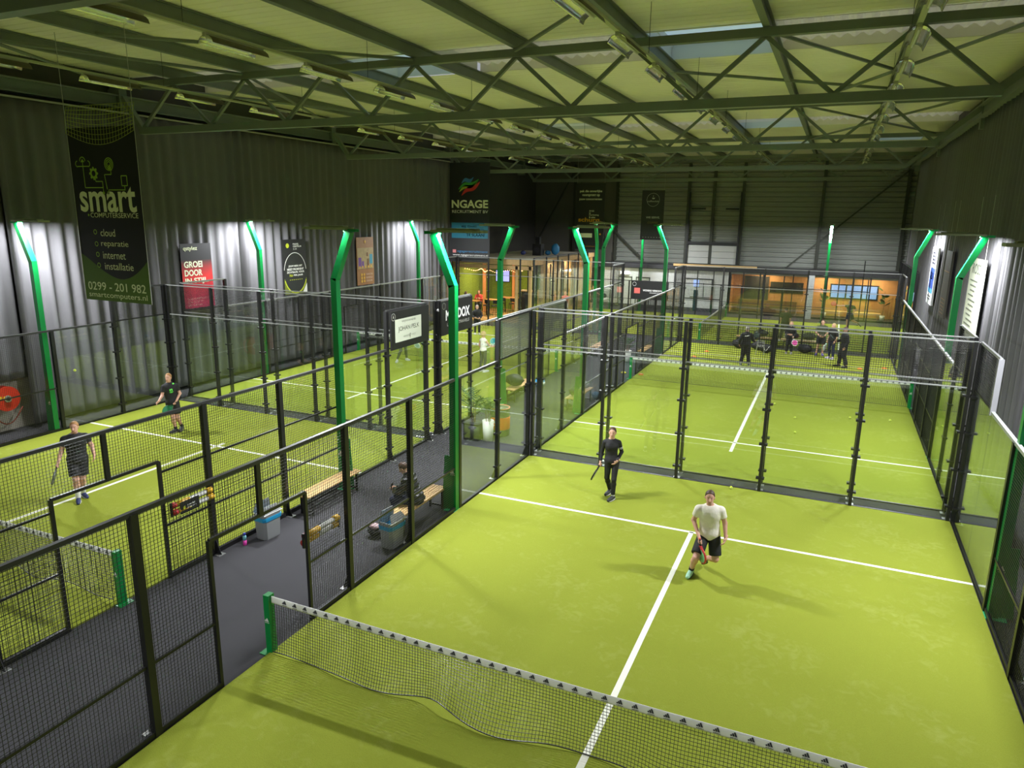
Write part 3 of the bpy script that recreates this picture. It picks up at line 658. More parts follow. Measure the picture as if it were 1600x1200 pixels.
prt('printed_text', a, PALE, t); a = MB(); pl.text(a, 'RAADHUISSTRAAT 11', .1, .8, .84, .872); pl.text(a, '0299 20 27 77', .1, .6, .89, .922); pl.text(a, 'QSTYLEZ.NL', .1, .58, .94, .97, .01); prt('printed_text', a, mat('print_rose', (.75, .35, .33), .6), t)
pl = Plane((-19.16, 16.66, 5.30), UY, D, 1.5, 2.36); t = banner('poster_board', pl, 'black poster with a big dark ball edged in yellow on the curtain', cat='poster')
a = MB(); pl.rect(a, .03, .97, .70, .985, .4); prt('printed_ground', a, mat('print_moss', (.16, .19, .02), .6, noise=.7, nscale=6), t)
a = MB(); pl.disc(a, .5, .60, .70, .8, 28, 1, 1.22); prt('printed_ball', a, mat('print_ball', (.018, .02, .018), .6, noise=.5, nscale=20), t)
a = MB(); pl.ring(a, .5, .60, .70, .025, 1.2, pi*1.05, 1.95*pi, 24, 1.22); pl.text(a, 'PADEL', .45, .7, .07, .10, .02); pl.text(a, 'CENTRUM', .45, .8, .112, .142, .02); pl.text(a, '2.0', .45, .6, .16, .185)
for s, a0, a1, b0 in (('JOUW MERK HET', .22, .80, .46), ('MEEST PROMINENT', .16, .86, .515), ('ZICHTBAAR, VOOR', .14, .88, .57)): pl.text(a, s, a0, a1, b0, b0+.04, .03)
pl.text(a, 'PER JAAR', .42, .82, .628, .668, .03); prt('printed_text', a, PRWHITE, t)
a = MB(); pl.text(a, '750', .24, .38, .628, .668, .03); pl.disc(a, .22, .11, .1); pl.text(a, '- - - - - - -', .25, .78, .72, .73, .02); pl.ring(a, .5, .60, .72, .05, 1.3, .12*pi, .88*pi, 20, 1.2); prt('printed_text', a, mat('print_yellowgreen', (.55, .62, .03), .6), t)
a = MB(); pl.poly(a, [(.78, .97), (.97, .97), (.97, .80), (.88, .88)], 1.4); prt('printed_shape', a, PRWHITE, t)
pl = Plane((-19.16, 21.86, 5.28), UY, D, 1.40, 2.32); t = banner('poster_board', pl, 'brown poster with colourful bars on the curtain', mat('print_tan', (.30, .14, .05), .6, noise=.3, nscale=3), cat='poster')
a = MB(); pl.rect(a, .03, .97, .22, .66); prt('printed_ground', a, mat('print_sand', (.36, .26, .12), .6, noise=.5, nscale=5), t)
for cl, rr in (('print_violet', ((.08, .25, .42, .62), (.28, .40, .50, .64))), ('print_sky', ((.74, .92, .36, .56),)), ('print_umber', ((.58, .70, .45, .64), (.56, .66, .32, .40)))):
    a = MB()
    for q in rr: pl.rect(a, *q, 1.5)
    prt('printed_shape', a, mat(cl, {'print_violet': (.14, .05, .26), 'print_sky': (.05, .25, .36), 'print_umber': (.16, .07, .02)}[cl], .6), t)
a = MB()
for k in range(3): pl.disc(a, .25, .78+.07*k, .07, 1.5); pl.disc(a, .40, .78+.07*k, .07, 1.5)
pl.poly(a, [(.44, .09), (.5, .05), (.56, .09), (.5, .14)], 1.5)
for k in range(5): pl.disc(a, .15+.17*k, .62, .06, 1.6)
prt('printed_shape', a, mat('print_amber', (.62, .34, .04), .6), t); a = MB()
for k in range(3): pl.text(a, ('SNACKS', 'BORRELS', 'DRANK')[k], .52, .9, .76+.07*k, .80+.07*k, .01)
prt('printed_text', a, mat('print_cream', (.6, .42, .3), .6), t)
# boards on the right curtain
UYm = (0, -1, 0)
def sideboard(y0, y1, z0, z1, label, m, x=5.74):
    pl = Plane((x, y1, z1), UYm, D, y1-y0, z1-z0, .006); t = banner('poster_board', pl, label, m, .07, cat='poster')
    a = MB()
    for y in (y0+.1, y1-.1): a.tube([(x+.03, y, z1), (x+.03, y, z1+1.7)], .006, 5)
    mk('hanging_cord', a, mat('cord', (.4, .4, .36), .6), t); return pl, t
pl, t = sideboard(15.5, 17.5, 3.2, 5.42, 'pale grey board with a column of dark lettering on the side curtain', mat('board_pale', (.55, .58, .46), .5))
a = MB(); pl.text(a, 'ROSS', .2, .85, .06, .19, .01)
for k in range(11): pl.rect(a, .15+.05*(k % 3), .75-.06*(k % 4), .27+.062*k, .285+.062*k)
prt('printed_text', a, mat('print_slate', (.12, .13, .1), .6), t)
pl, t = sideboard(21.5, 22.9, 3.1, 5.42, 'dark board with faint brown lines on the side curtain', mat('board_dark', (.05, .045, .03), .6))
a = MB(); pl.rect(a, .05, .95, .30, .315); pl.rect(a, .15, .85, .72, .73)
for k in range(4): pl.rect(a, .2, .8, .78+.05*k, .79+.05*k)
prt('printed_text', a, mat('print_rust', (.28, .16, .06), .6), t)
pl, t = sideboard(25.4, 27.1, 3.15, 5.4, 'white board with a blue block on the side curtain', mat('board_white', (.75, .76, .78), .5))
a = MB(); pl.rect(a, .1, .9, .36, .72); prt('printed_panel', a, mat('print_navy', (.02, .06, .30), .5), t)
a = MB(); pl.text(a, 'ABN', .18, .8, .44, .56, .03); prt('printed_text', a, PRWHITE, t); a = MB(); pl.rect(a, .1, .9, .72, .80); prt('printed_panel', a, mat('print_azure', (.06, .32, .62), .5), t)
a = MB()
for k in range(4): pl.rect(a, .15, .8, .08+.06*k, .11+.06*k)
for k in range(2): pl.rect(a, .15, .7, .85+.05*k, .87+.05*k)
prt('printed_text', a, LOGOD, t)
# boards fixed to the glass corners
def cornersign(y0, y1, label):
    pl = Plane((-8.10, y0, 3.98), UY, D, y1-y0, 1.0, .006); return pl, banner('sign_board', pl, label, BLACK, .04, cat='sign')
pl, t = cornersign(8.05, 9.93, 'black sign with a white JOHAN PELK panel on the fence corner')
a = MB(); pl.rect(a, .09, .78, .22, .82); prt('printed_panel', a, mat('panel_pale', (.62, .66, .52), .5), t); a = MB(); pl.text(a, 'WIJNHANDEL', .26, .64, .27, .34, .0); pl.text(a, 'JOHAN PELK', .17, .72, .42, .58, .006); pl.text(a, 'SINDS    1925', .3, .62, .68, .73); pl.ring(a, .47, .69, .03, .012, 2); pl.line(a, [(.47, .72), (.47, .78)], .02, 2); prt('printed_text', a, mat('print_ink', (.05, .06, .03), .6), t)
a = MB(); pl.ring(a, .05, .14, .09, .01, 2); pl.poly(a, [(.035, .17), (.065, .17), (.05, .09)], 2); prt('printed_mark', a, mat('print_grey', (.45, .45, .4), .6), t)
pl, t = cornersign(10.66, 12.6, 'black sign with white MADDOX lettering on the fence corner')
a = MB(); pl.text(a, 'MADDOX', .12, .9, .27, .58, .035); prt('printed_text', a, PRWHITE, t); a = MB(); pl.text(a, 'LUXURY TRAVELS', .16, .88, .66, .75); pl.ring(a, .06, .14, .09, .01, 2); prt('printed_text', a, mat('print_grey', (.45, .45, .4), .6), t)
pl = Plane((-8.05, 31.79, 3.0), U, D, 2.05, 1.0); t = banner('sign_board', pl, 'black sign with a small red emblem behind the café court corner', BLACK, .03, cat='sign')
a = MB(); pl.text(a, 'WONING VERBOUWING', .32, .93, .45, .55, .02); pl.ring(a, .08, .17, .1, .012, 2); pl.text(a, 'ONDERHOUD', .5, .85, .6, .65); prt('printed_text', a, PRWHITE, t); a = MB(); pl.rect(a, .08, .24, .38, .68); pl.rect(a, .8, .9, .63, .72); prt('printed_panel', a, mat('print_coral', (.6, .12, .1), .5), t)
a = MB(); three_bar_mark(Plane((-8.27, 10.657, 3.80), U, D, .1, .12, .004), a, .5, .5, .085); mk('printed_mark', a, PRWHITE, fE.t)
a = MB(); three_bar_mark(Plane((-5.10, 10.657, .42), U, D, .1, .16, .004), a, .5, .5, .10); mk('printed_mark', a, PRWHITE, fB.t)
# ------------------------------------------------------------------ walkway furniture
BENCH = None
def bench(loc, rz, label):
    global BENCH
    if BENCH is None:
        x, y, z = loc; BENCH = thing('bench', loc, label, 'bench', 'pine benches along the fences')
        for k in range(4): mk('seat_slat', MB().box(x-.19+.097*k, x-.19+.097*k+.088, y-.95, y+.95, .44, .475), WOOD, BENCH)
        for s in (-.8, .8):
            f = MB().box(x-.17, x-.13, y+s-.02, y+s+.02, 0, .44).box(x+.13, x+.17, y+s-.02, y+s+.02, 0, .44).box(x-.17, x+.17, y+s-.02, y+s+.02, .40, .44).box(x-.17, x+.17, y+s-.02, y+s+.02, .06, .10)
            mk('leg_frame', f, BLACK, BENCH)
        mk('stretcher', MB().box(x-.02, x+.02, y-.8, y+.8, .36, .40), BLACK, BENCH)
        BENCH.rotation_euler = (0, 0, rz); return BENCH
    return dup(BENCH, loc, rz, label)
bench((-5.52, 5.0, 0), 0, 'pine bench on the walkway with a seated person in a black jacket')
bench((-7.86, 5.05, 0), 0, 'empty pine bench beside the grey bin with the open lid')
bench((-5.52, 15.7, 0), 0, 'pine bench with bags, behind the glass corner of the coaching group court')
bench((-7.86, 15.9, 0), 0, 'pine bench beside the café court fence, near the blue ball')
bench((-5.6, 25.4, 0), 0, 'pine bench past the net of the coaching group court')
bench((-7.8, 25.4, 0), 0, 'pine bench across the walkway from the far net, on the café court side')
BIN = None
def litter_bin(loc, rz, label):
    global BIN
    if BIN is None:
        x, y, z = loc; BIN = thing('litter_bin', loc, label, 'bin', 'grey bins with blue liners'); gm = mat('bin_grey', (.30, .31, .31), .4)
        b = MB(); w, d = .24, .17
        def ringz(k, zz, c=.05): return [(x+sx*(w*k-cx), y+sy*(d*k-cy), zz) for sx, sy, cx, cy in ((-1, -1, c, 0), (1, -1, c, 0), (1, -1, 0, c), (1, 1, 0, c), (1, 1, c, 0), (-1, 1, c, 0), (-1, 1, 0, c), (-1, -1, 0, c))]
        def loft(levels, closed=True):
            mb = MB(); R = [ringz(k, zz) for k, zz in levels]; mb.v = [p for r in R for p in r]; m = 8
            mb.f = [(i*m+j, i*m+(j+1) % m, (i+1)*m+(j+1) % m, (i+1)*m+j) for i in range(len(R)-1) for j in range(m)]+[tuple(reversed(range(m)))]
            if closed: mb.f.append(tuple((len(R)-1)*m+j for j in range(m)))
            return mb
        mk('body', loft([(.86, .0), (.88, .02), (.97, .47), (1., .50), (1., .55), (.95, .55), (.85, .05)], False), gm, BIN)
        mk('liner', loft([(.97, .385), (1.03, .40), (1.05, .45), (1.03, .475), (.96, .475), (.9, .4)], False), mat('liner_blue', (.02, .33, .62), .3), BIN)
        h = MB(); h.prism([(-.22, 0), (.22, 0), (.22, .04), (.16, .16), (-.16, .16), (-.22, .04)], (x, y+.16, .55), (1, 0, 0), (0, -.25, 1.25), .012); h.prism([(-.22, 0), (.22, 0), (.16, .15), (-.16, .15)], (x, y-.16, .55), (1, 0, 0), (0, .5, .9), .012)
        mk('lid_flap', h, gm, BIN); mk('rim', MB().box(x-.24, x+.24, y-.18, y-.165, .535, .55), WHITE, BIN)
        BIN.rotation_euler = (0, 0, rz); return BIN
    return dup(BIN, loc, rz, label)
litter_bin((-7.86, 3.05, 0), 1.5, 'grey bin with its flap open and a blue liner, by the empty bench')
litter_bin((-5.37, 3.80, 0), 1.45, 'grey bin with a blue liner, beside the seated person')
def bottle(loc, label, cols, h=.26, r=.036):
    x, y, z = loc; t = thing('water_bottle', loc, label, 'bottle')
    mk('bottle_base', MB().lathe(loc, [(r*.9, 0), (r, .01), (r, h*.42)], 14), mat('bottle_'+cols[0][0], cols[0][1], .3), t, True)
    mk('bottle_body', MB().lathe(loc, [(r, h*.42), (r, h*.72), (r*.7, h*.8)], 14), mat('bottle_'+cols[1][0], cols[1][1], .3), t, True)
    mk('cap', MB().lathe(loc, [(r*.72, h*.8), (r*.75, h*.95), (r*.5, h)], 14), mat('bottle_'+cols[2][0], cols[2][1], .3), t, True)
bottle((-7.98, 2.52, 0), 'pink and teal water bottle standing by the fence', (('pink', (.75, .06, .42)), ('teal', (.2, .5, .55)), ('blue', (.03, .05, .35))))
bottle((-5.72, 4.35, 0), 'blue water bottle at the feet of the seated person', (('navy', (.03, .08, .5)), ('royal', (.05, .15, .7)), ('ice', (.6, .7, .9))))
# ball tubes on the gates
def tube_rack(x, y0, y1, z, label, out):
    t = thing('ball_tube_rack', (x, (y0+y1)/2, z-.1), label, 'ball tubes'); L = y1-y0
    YEL = mat('tube_yellow', (.62, .36, .015), .4); RED = mat('tube_red', (.4, .02, .02), .4)
    for k, dz in enumerate((.06, -.06)):
        for nm, a0, a1, m, r in (('cap', 0, .08, RED, .055), ('tube', .08, .86, mat('tube_clear', (.45, .45, .42), .25), .042), ('ball_stack', .10, .42, YEL, .047), ('end_plug', .86, 1., YEL, .055)):
            mk(nm, MB().tube([(x+.03*k*out, y0+L*a0, z+dz), (x+.03*k*out, y0+L*a1, z+dz)], r, 12), m, t, True)
    lb = mk('label_plate', MB().box(min(x+out*.055, x+out*.075), max(x+out*.055, x+out*.075), y0+L*.14, y0+L*.60, z-.13, z+.09), PRINTB, t)
    pl = Plane((x+out*.078, y0+L*.14 if out > 0 else y0+L*.60, z+.09), (0, 1 if out > 0 else -1, 0), D, L*.46, .22, .003); a = MB(); pl.text(a, 'padel', .35, .75, .3, .5, .02); pl.text(a, 'pressure', .35, .8, .55, .72); prt('printed_text', a, PRWHITE, lb)
    a = MB(); pl.disc(a, .18, .5, .03, 2); prt('printed_mark', a, mat('print_yellowgreen', (.55, .62, .03), .6), lb)
    mk('bracket', MB().box(x-.02, x+.02, y0-.03, y0+.0, z-.13, z+.12).box(x-.02, x+.02, y1, y1+.03, z-.13, z+.12), BLACK, t)
tube_rack(-8.11, 1.04, 1.93, 1.30, 'ball tubes with yellow plugs and a black label on the hose reel court gate', 1)
tube_rack(-5.19, 1.04, 1.90, 1.32, 'yellow ball tubes on the gate of the near court', -1)
# kit bag by the bin, bags on the far bench, barrel, planters, loose balls and cones
def blob(name, c, r, m, parent=None, seed=0, squash=(1, 1, 1)):
    q = np.random.default_rng(seed); mb = MB(); n, k = 10, 14
    off = q.uniform(.82, 1.12, (n+1, k))
    for i in range(n+1):
        th = pi*i/n
        for j in range(k): ph = 2*pi*j/k; o = off[i, j] if 0 < i < n else 1; mb.v.append((c[0]+r*squash[0]*o*sin(th)*cos(ph), c[1]+r*squash[1]*o*sin(th)*sin(ph), c[2]+r*squash[2]*(cos(th)*.9+.1*o)))
    mb.f = [(i*k+j, (i+1)*k+j, (i+1)*k+(j+1) % k, i*k+(j+1) % k) for i in range(n) for j in range(k)]
    return mk(name, mb, m, parent, True)
t = thing('sports_bag', (-5.85, 3.95, 0), 'small black bag with a pinkish top beside the bin', 'bag'); blob('bag_body', (-5.88, 3.95, .11), .15, mat('bag_black', (.015, .015, .017), .6), t, 1, (1.1, .9, .75)); blob('bag_top', (-5.88, 3.95, .22), .11, mat('bag_pink', (.5, .33, .33), .6), t, 2, (1.1, .9, .6)); mk('strap', MB().tube([(-5.99, 3.95, .2), (-6.04, 3.9, .3), (-5.98, 3.9, .14)], .012, 6), BLACK, t)
bg = [((-5.5, 15.15, .475), .2, (.02, .02, .022), 'black kit bag heaped on the bench behind the glass', (1, 1.2, .8)), ((-5.55, 15.75, .475), .17, (.03, .03, .035), 'dark jacket bundled on the bench behind the glass', (1, 1.1, .6)), ((-5.5, 16.3, .475), .16, (.30, .31, .33), 'pale grey bag on the bench behind the glass', (.9, 1, .9)), ((-5.25, 16.75, .0), .16, (.02, .12, .25), 'blue bag standing by the bench leg', (.9, 1, 1.)), ((-5.75, 15.2, 0), .14, (.02, .02, .02), 'black shoe bag under the bench behind the glass', (.9, 1.4, .6))]
for i, (c, r, col, lab, sq) in enumerate(bg): t = thing('kit_bag', c, lab, 'bag', 'belongings on and by the bench'); blob('bag_body', (c[0], c[1], c[2]+r*sq[2]*.95), r, mat('kit_%d' % i, col, .6), t, 10+i, sq); mk('strap', MB().tube([(c[0]-r*.4, c[1], c[2]+r*sq[2]*1.8), (c[0], c[1], c[2]+r*sq[2]*2.2), (c[0]+r*.4, c[1], c[2]+r*sq[2]*1.8)], .012, 6), BLACK, t)
for i, (c, lab) in enumerate((((-.52, 29.3, 0), 'black ball bag with white cords behind the girl'), ((-.95, 29.9, 0), 'black kit bag on the turf beside the girl'), ((-1.9, 30.1, 0), 'black kit bag between the coach and the ball bag'), ((1.2, 30.15, 0), 'black kit bag behind the boy'), ((-7.85, 15.4, .475), 'dark bag on the café court bench'))):
    t = thing('kit_bag', c, lab, 'bag'); blob('bag_body', (c[0], c[1], c[2]+.24), .27, mat('bag_black', (.015, .015, .017), .6), t, 30+i, (1.3, .8, .9)); mk('strap', MB().tube([(c[0]-.15, c[1]-.22, c[2]+.4), (c[0], c[1]-.26, c[2]+.15), (c[0]+.15, c[1]-.22, c[2]+.4)], .012, 6), WHITE if i == 0 else BLACK, t)
t = thing('ball_basket', (-.75, 28.7, 0), 'wire ball basket on legs in front of the black ball bag', 'basket'); b = MB()
for sx in (-.18, .18):
    for sy in (-.18, .18): mk('leg', MB().tube([(-.75+sx, 28.7+sy, 0), (-.75+sx*.8, 28.7+sy*.8, .7)], .01, 6), GALV, t)
for k in range(5): b.tube([(-.75+.15*cos(q*pi/8)*1.2, 28.7+.15*sin(q*pi/8)*1.2, .45+.06*k) for q in range(16)], .006, 4, closed=True)
mk('basket', b, GALV, t)
def barrel(x, y, label):
    t = thing('barrel', (x, y, 0), label, 'barrel'); mk('body', MB().lathe((x, y, 0), [(.27, 0), (.29, .03), (.30, .4), (.29, .80), (.28, .84), (.26, .84), (.25, .80)], 24), mat('barrel_dark', (.10, .12, .06), .5), t, True); mk('orange_band', MB().lathe((x, y, 0), [(.297, .2), (.305, .22), (.306, .56), (.298, .58)], 24), mat('barrel_orange', (.62, .12, .02), .45), t, True)
    mk('rim', MB().tube([(x+.29*cos(k*pi/12), y+.29*sin(k*pi/12), .84) for k in range(24)], .018, 6, closed=True), mat('barrel_rim', (.55, .2, .08), .5), t)
    pl = Plane((x-.12, y-.312, .52), U, D, .3, .26, .004); a = MB(); pl.text(a, 'HEAD', .1, .9, .1, .4, .03); pl.text(a, 'padel', .2, .8, .5, .75); prt('printed_text', a, PRWHITE, t)
barrel(-6.58, 11.45, 'orange banded barrel with white lettering in the walkway')
PLANT_G = mat('leaf', (.035, .10, .02), .5, noise=.4, nscale=5)
def palm(x, y, pot, label, h=1.5, n=22, seed=0):
    q = np.random.default_rng(seed); t = thing('potted_palm', (x, y, 0), label, 'plant'); 
    mk('pot', pot[0], pot[1], t, True); st = MB()
    for k in range(4): st.tube([(x+.03*cos(k*2), y+.03*sin(k*2), .3), (x+.08*cos(k*2), y+.08*sin(k*2), h*.55)], .014, 6)
    mk('stem', st, mat('stem_brown', (.14, .10, .05), .7), t); lf = MB()
    for k in range(n):
        az = q.uniform(0, 2*pi); el = q.uniform(.3, 1.3); L = q.uniform(.5, .8); b = np.array([x+.06*cos(az), y+.06*sin(az), h*q.uniform(.4, .6)]); d = np.array([cos(az)*cos(el), sin(az)*cos(el), sin(el)]); sd = np.array([-sin(az), cos(az), 0])
        mid = [b+d*L*s+np.array([0, 0, -.35*L*s*s]) for s in np.linspace(0, 1, 7)]
        for s in range(1, 7):
            for g in (-1, 1):
                tip = mid[s]+sd*g*.16*(1-abs(s/6-.5))+d*.12-np.array([0, 0, .05]); w = d*.016; lf.add([mid[s]-w, mid[s]+w, tip], [(0, 1, 2)])
        lf.tube(mid, .004, 4)
    mk('fronds', lf, PLANT_G, t); return t
def square_pot(x, y, w, h, m, sy=1.): return (MB().lathe((x, y, 0), [(w*.8, 0), (w, h), (w*.9, h), (w*.85, h-.05)], 4 if sy != 1 else 20, 1, sy), m)
palm(-6.62, 10.72, square_pot(-6.62, 10.72, .17, .62, mat('pot_white', (.75, .76, .7), .4)), 'potted palm in a tall white pot between the courts', 1.65, 26, 1)
pb = MB().box(-7.32, -6.84, 10.5, 10.9, 0, .48).box(-7.34, -6.82, 10.48, 10.92, .48, .52); palm(-7.08, 10.7, (pb, mat('pot_black', (.02, .02, .022), .5)), 'potted palm in a black trough beside the white pot', 2.0, 30, 2)
palm(-6.1, 24.2, square_pot(-6.1, 24.2, .17, .5, mat('pot_white', (.75, .76, .7), .4)), 'small palm by the bench past the far net', 1.4, 18, 3)
BALLM = mat('ball_yellow', (.62, .72, .05), .8)
BALL = None
def ball(x, y, z, label):
    global BALL
    if BALL is None:
        t = thing('padel_ball', (x, y, z), label, 'ball', 'loose yellow balls'); mb = MB(); mb.lathe((x, y, z+.036), [(max(.0005, .036*sin(pi*i/8)), -.036*cos(pi*i/8)) for i in range(9)], 14); mk('ball_felt', mb, BALLM, t, True)
        sm = MB().tube([(x+.0365*cos(a)*cos(.5*sin(2*a)), y+.0365*sin(a)*cos(.5*sin(2*a)), z+.036+.0365*sin(.5*sin(2*a))) for a in np.linspace(0, 2*pi, 28)[:-1]], .0016, 4, closed=True); mk('seam', sm, WHITE, t); BALL = t; return t
    return dup(BALL, (x, y, z), rng.uniform(0, 6), label)
for x, y, z, lab in ((.37, 9.86, .02, 'yellow ball lying against the glass wall on the near court'), (1.53, 15.52, .02, 'yellow ball on the coaching court, closest to its service line'), (1.44, 17.3, .02, 'yellow ball on the coaching court, one step beyond the first'), (.68, 18.92, .02, 'yellow ball on the coaching court beside its centre line'), (3.58, 20.11, .02, 'yellow ball lying under the far net'), (4.3, 18.38, .02, 'yellow ball near the curtain side fence of the coaching court'), (3.1, 18.14, .02, 'yellow ball behind the third glass post of the coaching court')): ball(x, y, z, lab)
ball(-15.5, 4.6, 2.35, 'yellow ball flying over the hose reel court')
CONE = None
def cone(x, y, label, m):
    t = thing('marker_cone', (x, y, .02), label, 'marker cone', 'flat marker cones'); mk('dish', MB().lathe((x, y, .02), [(.12, 0), (.11, .015), (.045, .06), (.035, .06)], 16), m, t, True)
OR = mat('cone_orange', (.75, .22, .02), .5); YE = mat('cone_yellow', (.75, .68, .05), .5)
for x, y, m, lab in ((-5.55, 21.6, YE, 'yellow marker cone by the green net post of the far net'), (-4.8, 21.58, OR, 'orange marker cone by the green net post of the far net'), (-3.5, 26.6, OR, 'orange marker cone at the side of the far coach'), (-3.2, 28.3, OR, 'orange marker cone behind the far coach'), (3.6, 27.2, OR, 'orange marker cone at the shoes of the man with the cap'), (4.6, 27.9, OR, 'orange marker cone near the side fence')): cone(x, y, lab, m)
t = thing('exercise_ball', (-7.75, 17.6, 0), 'blue and white ball resting beside the café court bench', 'ball'); mb = MB(); mb.lathe((-7.75, 17.6, .2), [(max(.002, .2*sin(pi*i/12)), -.2*cos(pi*i/12)) for i in range(13)], 20); mk('ball_skin', mb, mat('ball_blue', (.03, .25, .6), .35), t, True); mk('white_stripe', MB().lathe((-7.75, 17.6, .2), [(.2*sin(1.2), -.2*cos(1.2)), (.204*sin(1.45), -.204*cos(1.45)), (.2*sin(1.75), -.2*cos(1.75))], 20), WHITE, t, True)
# fire hose reel
t = thing('fire_hose_reel', (-19.75, 5.1, 0), 'red fire hose reel on the plaster wall under the hitched-up curtain', 'hose reel')
RED = mat('reel_red', (.62, .03, .012), .35); cx, cy, cz = -19.55, 5.12, 1.05
def disc_x(r0_, x0, x1, m, nm, k=32): return mk(nm, MB().tube([(x0, cy, cz), (x1, cy, cz)], r0_, k), m, t)
disc_x(.36, cx+.14, cx+.17, RED, 'front_disc'); disc_x(.36, cx-.1, cx-.07, RED, 'rear_disc'); disc_x(.27, cx-.07, cx+.14, mat('hose_dark', (.05, .02, .015), .6), 'hose_coil'); disc_x(.10, cx+.17, cx+.2, GALV, 'hub'); disc_x(.055, cx+.2, cx+.22, BLACK, 'hub_cap')
mk('hose', MB().tube([(cx+.05, cy-.45+.9*k/14, cz-.35-.42*sin(pi*k/14)) for k in range(15)], .018, 8), mat('hose_red', (.30, .05, .02), .5), t, True); mk('bracket', MB().box(-19.835, cx-.1, cy-.06, cy+.06, cz-.1, cz+.1), RED, t)
pl = Plane((cx+.172, cy-.25, cz+.1), UY, D, .2, .09, .004); a = MB(); pl.rect(a, 0, .5, 0, 1); pl.disc(a, .8, .5, .035); prt('printed_label', a, mat('print_amber2', (.8, .5, .02), .5), t)
# ------------------------------------------------------------------ back of the hall
single('plaster_panel', MB().box(XL+.005, XL+.06, -3, 6.6, 0, 2.3), mat('plaster', (.50, .46, .38), .8, noise=.12, nscale=1.5), 'pale plastered wall patch below the hose reel curtain', 'wall panel')['kind'] = 'structure'
for x, lab in ((-16.6, 'behind the café roof'), (-13.25, 'beside the schurq banner'), (-7.97, 'framing the roller door, coffee banner side'), (-6.2, 'over the middle of the roller door'), (-4.2, 'framing the roller door, lounge side'), (.94, 'above the lounge'), (5.9, 'in the corner by the side curtain')):
    b = MB(); b.box(x-.1, x+.1, 46.30, 46.32, 3.2 if x != -16.6 else 0, 10.2).box(x-.012, x+.012, 46.32, 46.5, 3.2, 10.2).box(x-.1, x+.1, 46.48, 46.5, 3.2, 10.2)
    single('wall_column', b, mat('column_dark', (.045, .05, .035), .5), 'dark steel wall column '+lab, 'column', 'steel columns of the back wall')
for a, b, lab in (((-.9, 46.25, 3.2), (5.8, 46.25, 9.5), 'rising above the lounge'), ((-16.5, 46.25, 8.2), (-11.0, 46.25, 3.3), 'falling behind the two small banners'), ((-19.5, 46.2, 4.6), (-16.7, 46.2, 9.6), 'behind the NGAGE banner'), ((-16.4, 46.2, 9.6), (-13.8, 46.2, 4.4), 'above the café roof')):
    single('wall_brace', MB().bar(a, b, .16, .1), mat('column_dark', (.045, .05, .035), .5), 'diagonal steel brace on the back wall '+lab, 'brace', 'diagonal braces of the back wall')
t = thing('roller_door', (-6.1, 46.4, 3.2), 'pale sectional door in a black frame high on the back wall', 'door')
for k in range(3): mk('door_panel', MB().box(-7.8, -4.3, 46.33, 46.39, 3.2+.44*k, 3.2+.44*k+.42), mat('door_pale', (.52, .53, .48), .5), t)
mk('lintel', MB().box(-7.9, -4.25, 46.2, 46.4, 4.55, 4.75), BLACK, t); mk('spring_bar', MB().box(-7.7, -6.7, 46.2, 46.3, 7.0, 7.12).box(-5.3, -4.4, 46.2, 46.3, 7.0, 7.12), BLACK, t)
for x in (-7.85, -4.3): mk('guide_rail', MB().box(x-.06, x+.06, 46.22, 46.32, 3.2, 8.2), BLACK, t)
WHW = mat('white_wall', (.72, .73, .70), .7, noise=.04, nscale=2); ROOFB = mat('flat_roof', (.03, .03, .032), .8)
structure('wall_back_lower', MB().box(-13.4, -4.35, 44.0, 44.15, 0, 2.85), WHW)
single('flat_roof', MB().box(-14.2, 6.2, 43.85, 46.35, 2.85, 3.12), ROOFB, 'black flat roof over the white wall and the lounge', 'roof')
single('timber_beam', MB().box(-8.25, -2.65, 43.82, 43.98, 3.125, 3.27), WOOD, 'long pine beam lying on the edge of the black flat roof', 'beam')
structure('baseboard_back', MB().box(-13.4, -4.35, 43.95, 44.0, 0, .25), mat('skirt_dark', (.08, .08, .085), .8))
GREYD = mat('door_grey', (.60, .62, .57), .5)
for i, (x0, x1) in enumerate(((-12.15, -11.25), (-10.85, -9.95))):
    d = structure('door_%d' % (i+1), MB().box(x0, x1, 43.95, 43.99, .02, 2.15), GREYD); mk('frame', MB().box(x0-.06, x0, 43.93, 44.0, 0, 2.22).box(x1, x1+.06, 43.93, 44.0, 0, 2.22).box(x0-.06, x1+.06, 43.93, 44.0, 2.15, 2.22), mat('frame_dark', (.08, .09, .07), .5), d); mk('handle', MB().box(x1-.14, x1-.04, 43.90, 43.95, 1.0, 1.03), GALV, d)
d = structure('door_3', MB().box(-7.4, -5.55, 43.95, 43.99, .02, 2.25), WHW)
mk('frame', MB().box(-7.46, -7.4, 43.92, 44.0, 0, 2.3).box(-5.55, -5.49, 43.92, 44.0, 0, 2.3).box(-7.46, -5.49, 43.92, 44.0, 2.25, 2.31), BLACK, d); mk('pane', MB().box(-6.75, -6.45, 43.93, 43.96, .05, 1.5), mat('pane_teal', (.02, .06, .08), .2), d); mk('screen', MB().box(-6.78, -6.42, 43.9, 43.95, 1.75, 2.2), mat('lit_blue', (.2, .3, .6), .4, emit=(.35, .5, 1.), estr=1.2), d); mk('glazing_bar', MB().box(-6.1, -6.07, 43.92, 43.96, 1.0, 2.0).box(-5.6, -7.0, 43.92, 43.96, 1.0, 1.03), BLACK, d)
t = thing('emergency_light', (-11.73, 43.95, 2.4), 'small lit white light box above the grey door', 'light'); mk('housing', MB().box(-12.1, -11.4, 43.9, 44.0, 2.36, 2.6), WHITE, t); mk('lit_face', MB().box(-12.07, -11.43, 43.885, 43.9, 2.38, 2.58), mat('lit_white', (.9, .9, .9), .4, emit=(1, .98, .9), estr=5), t)
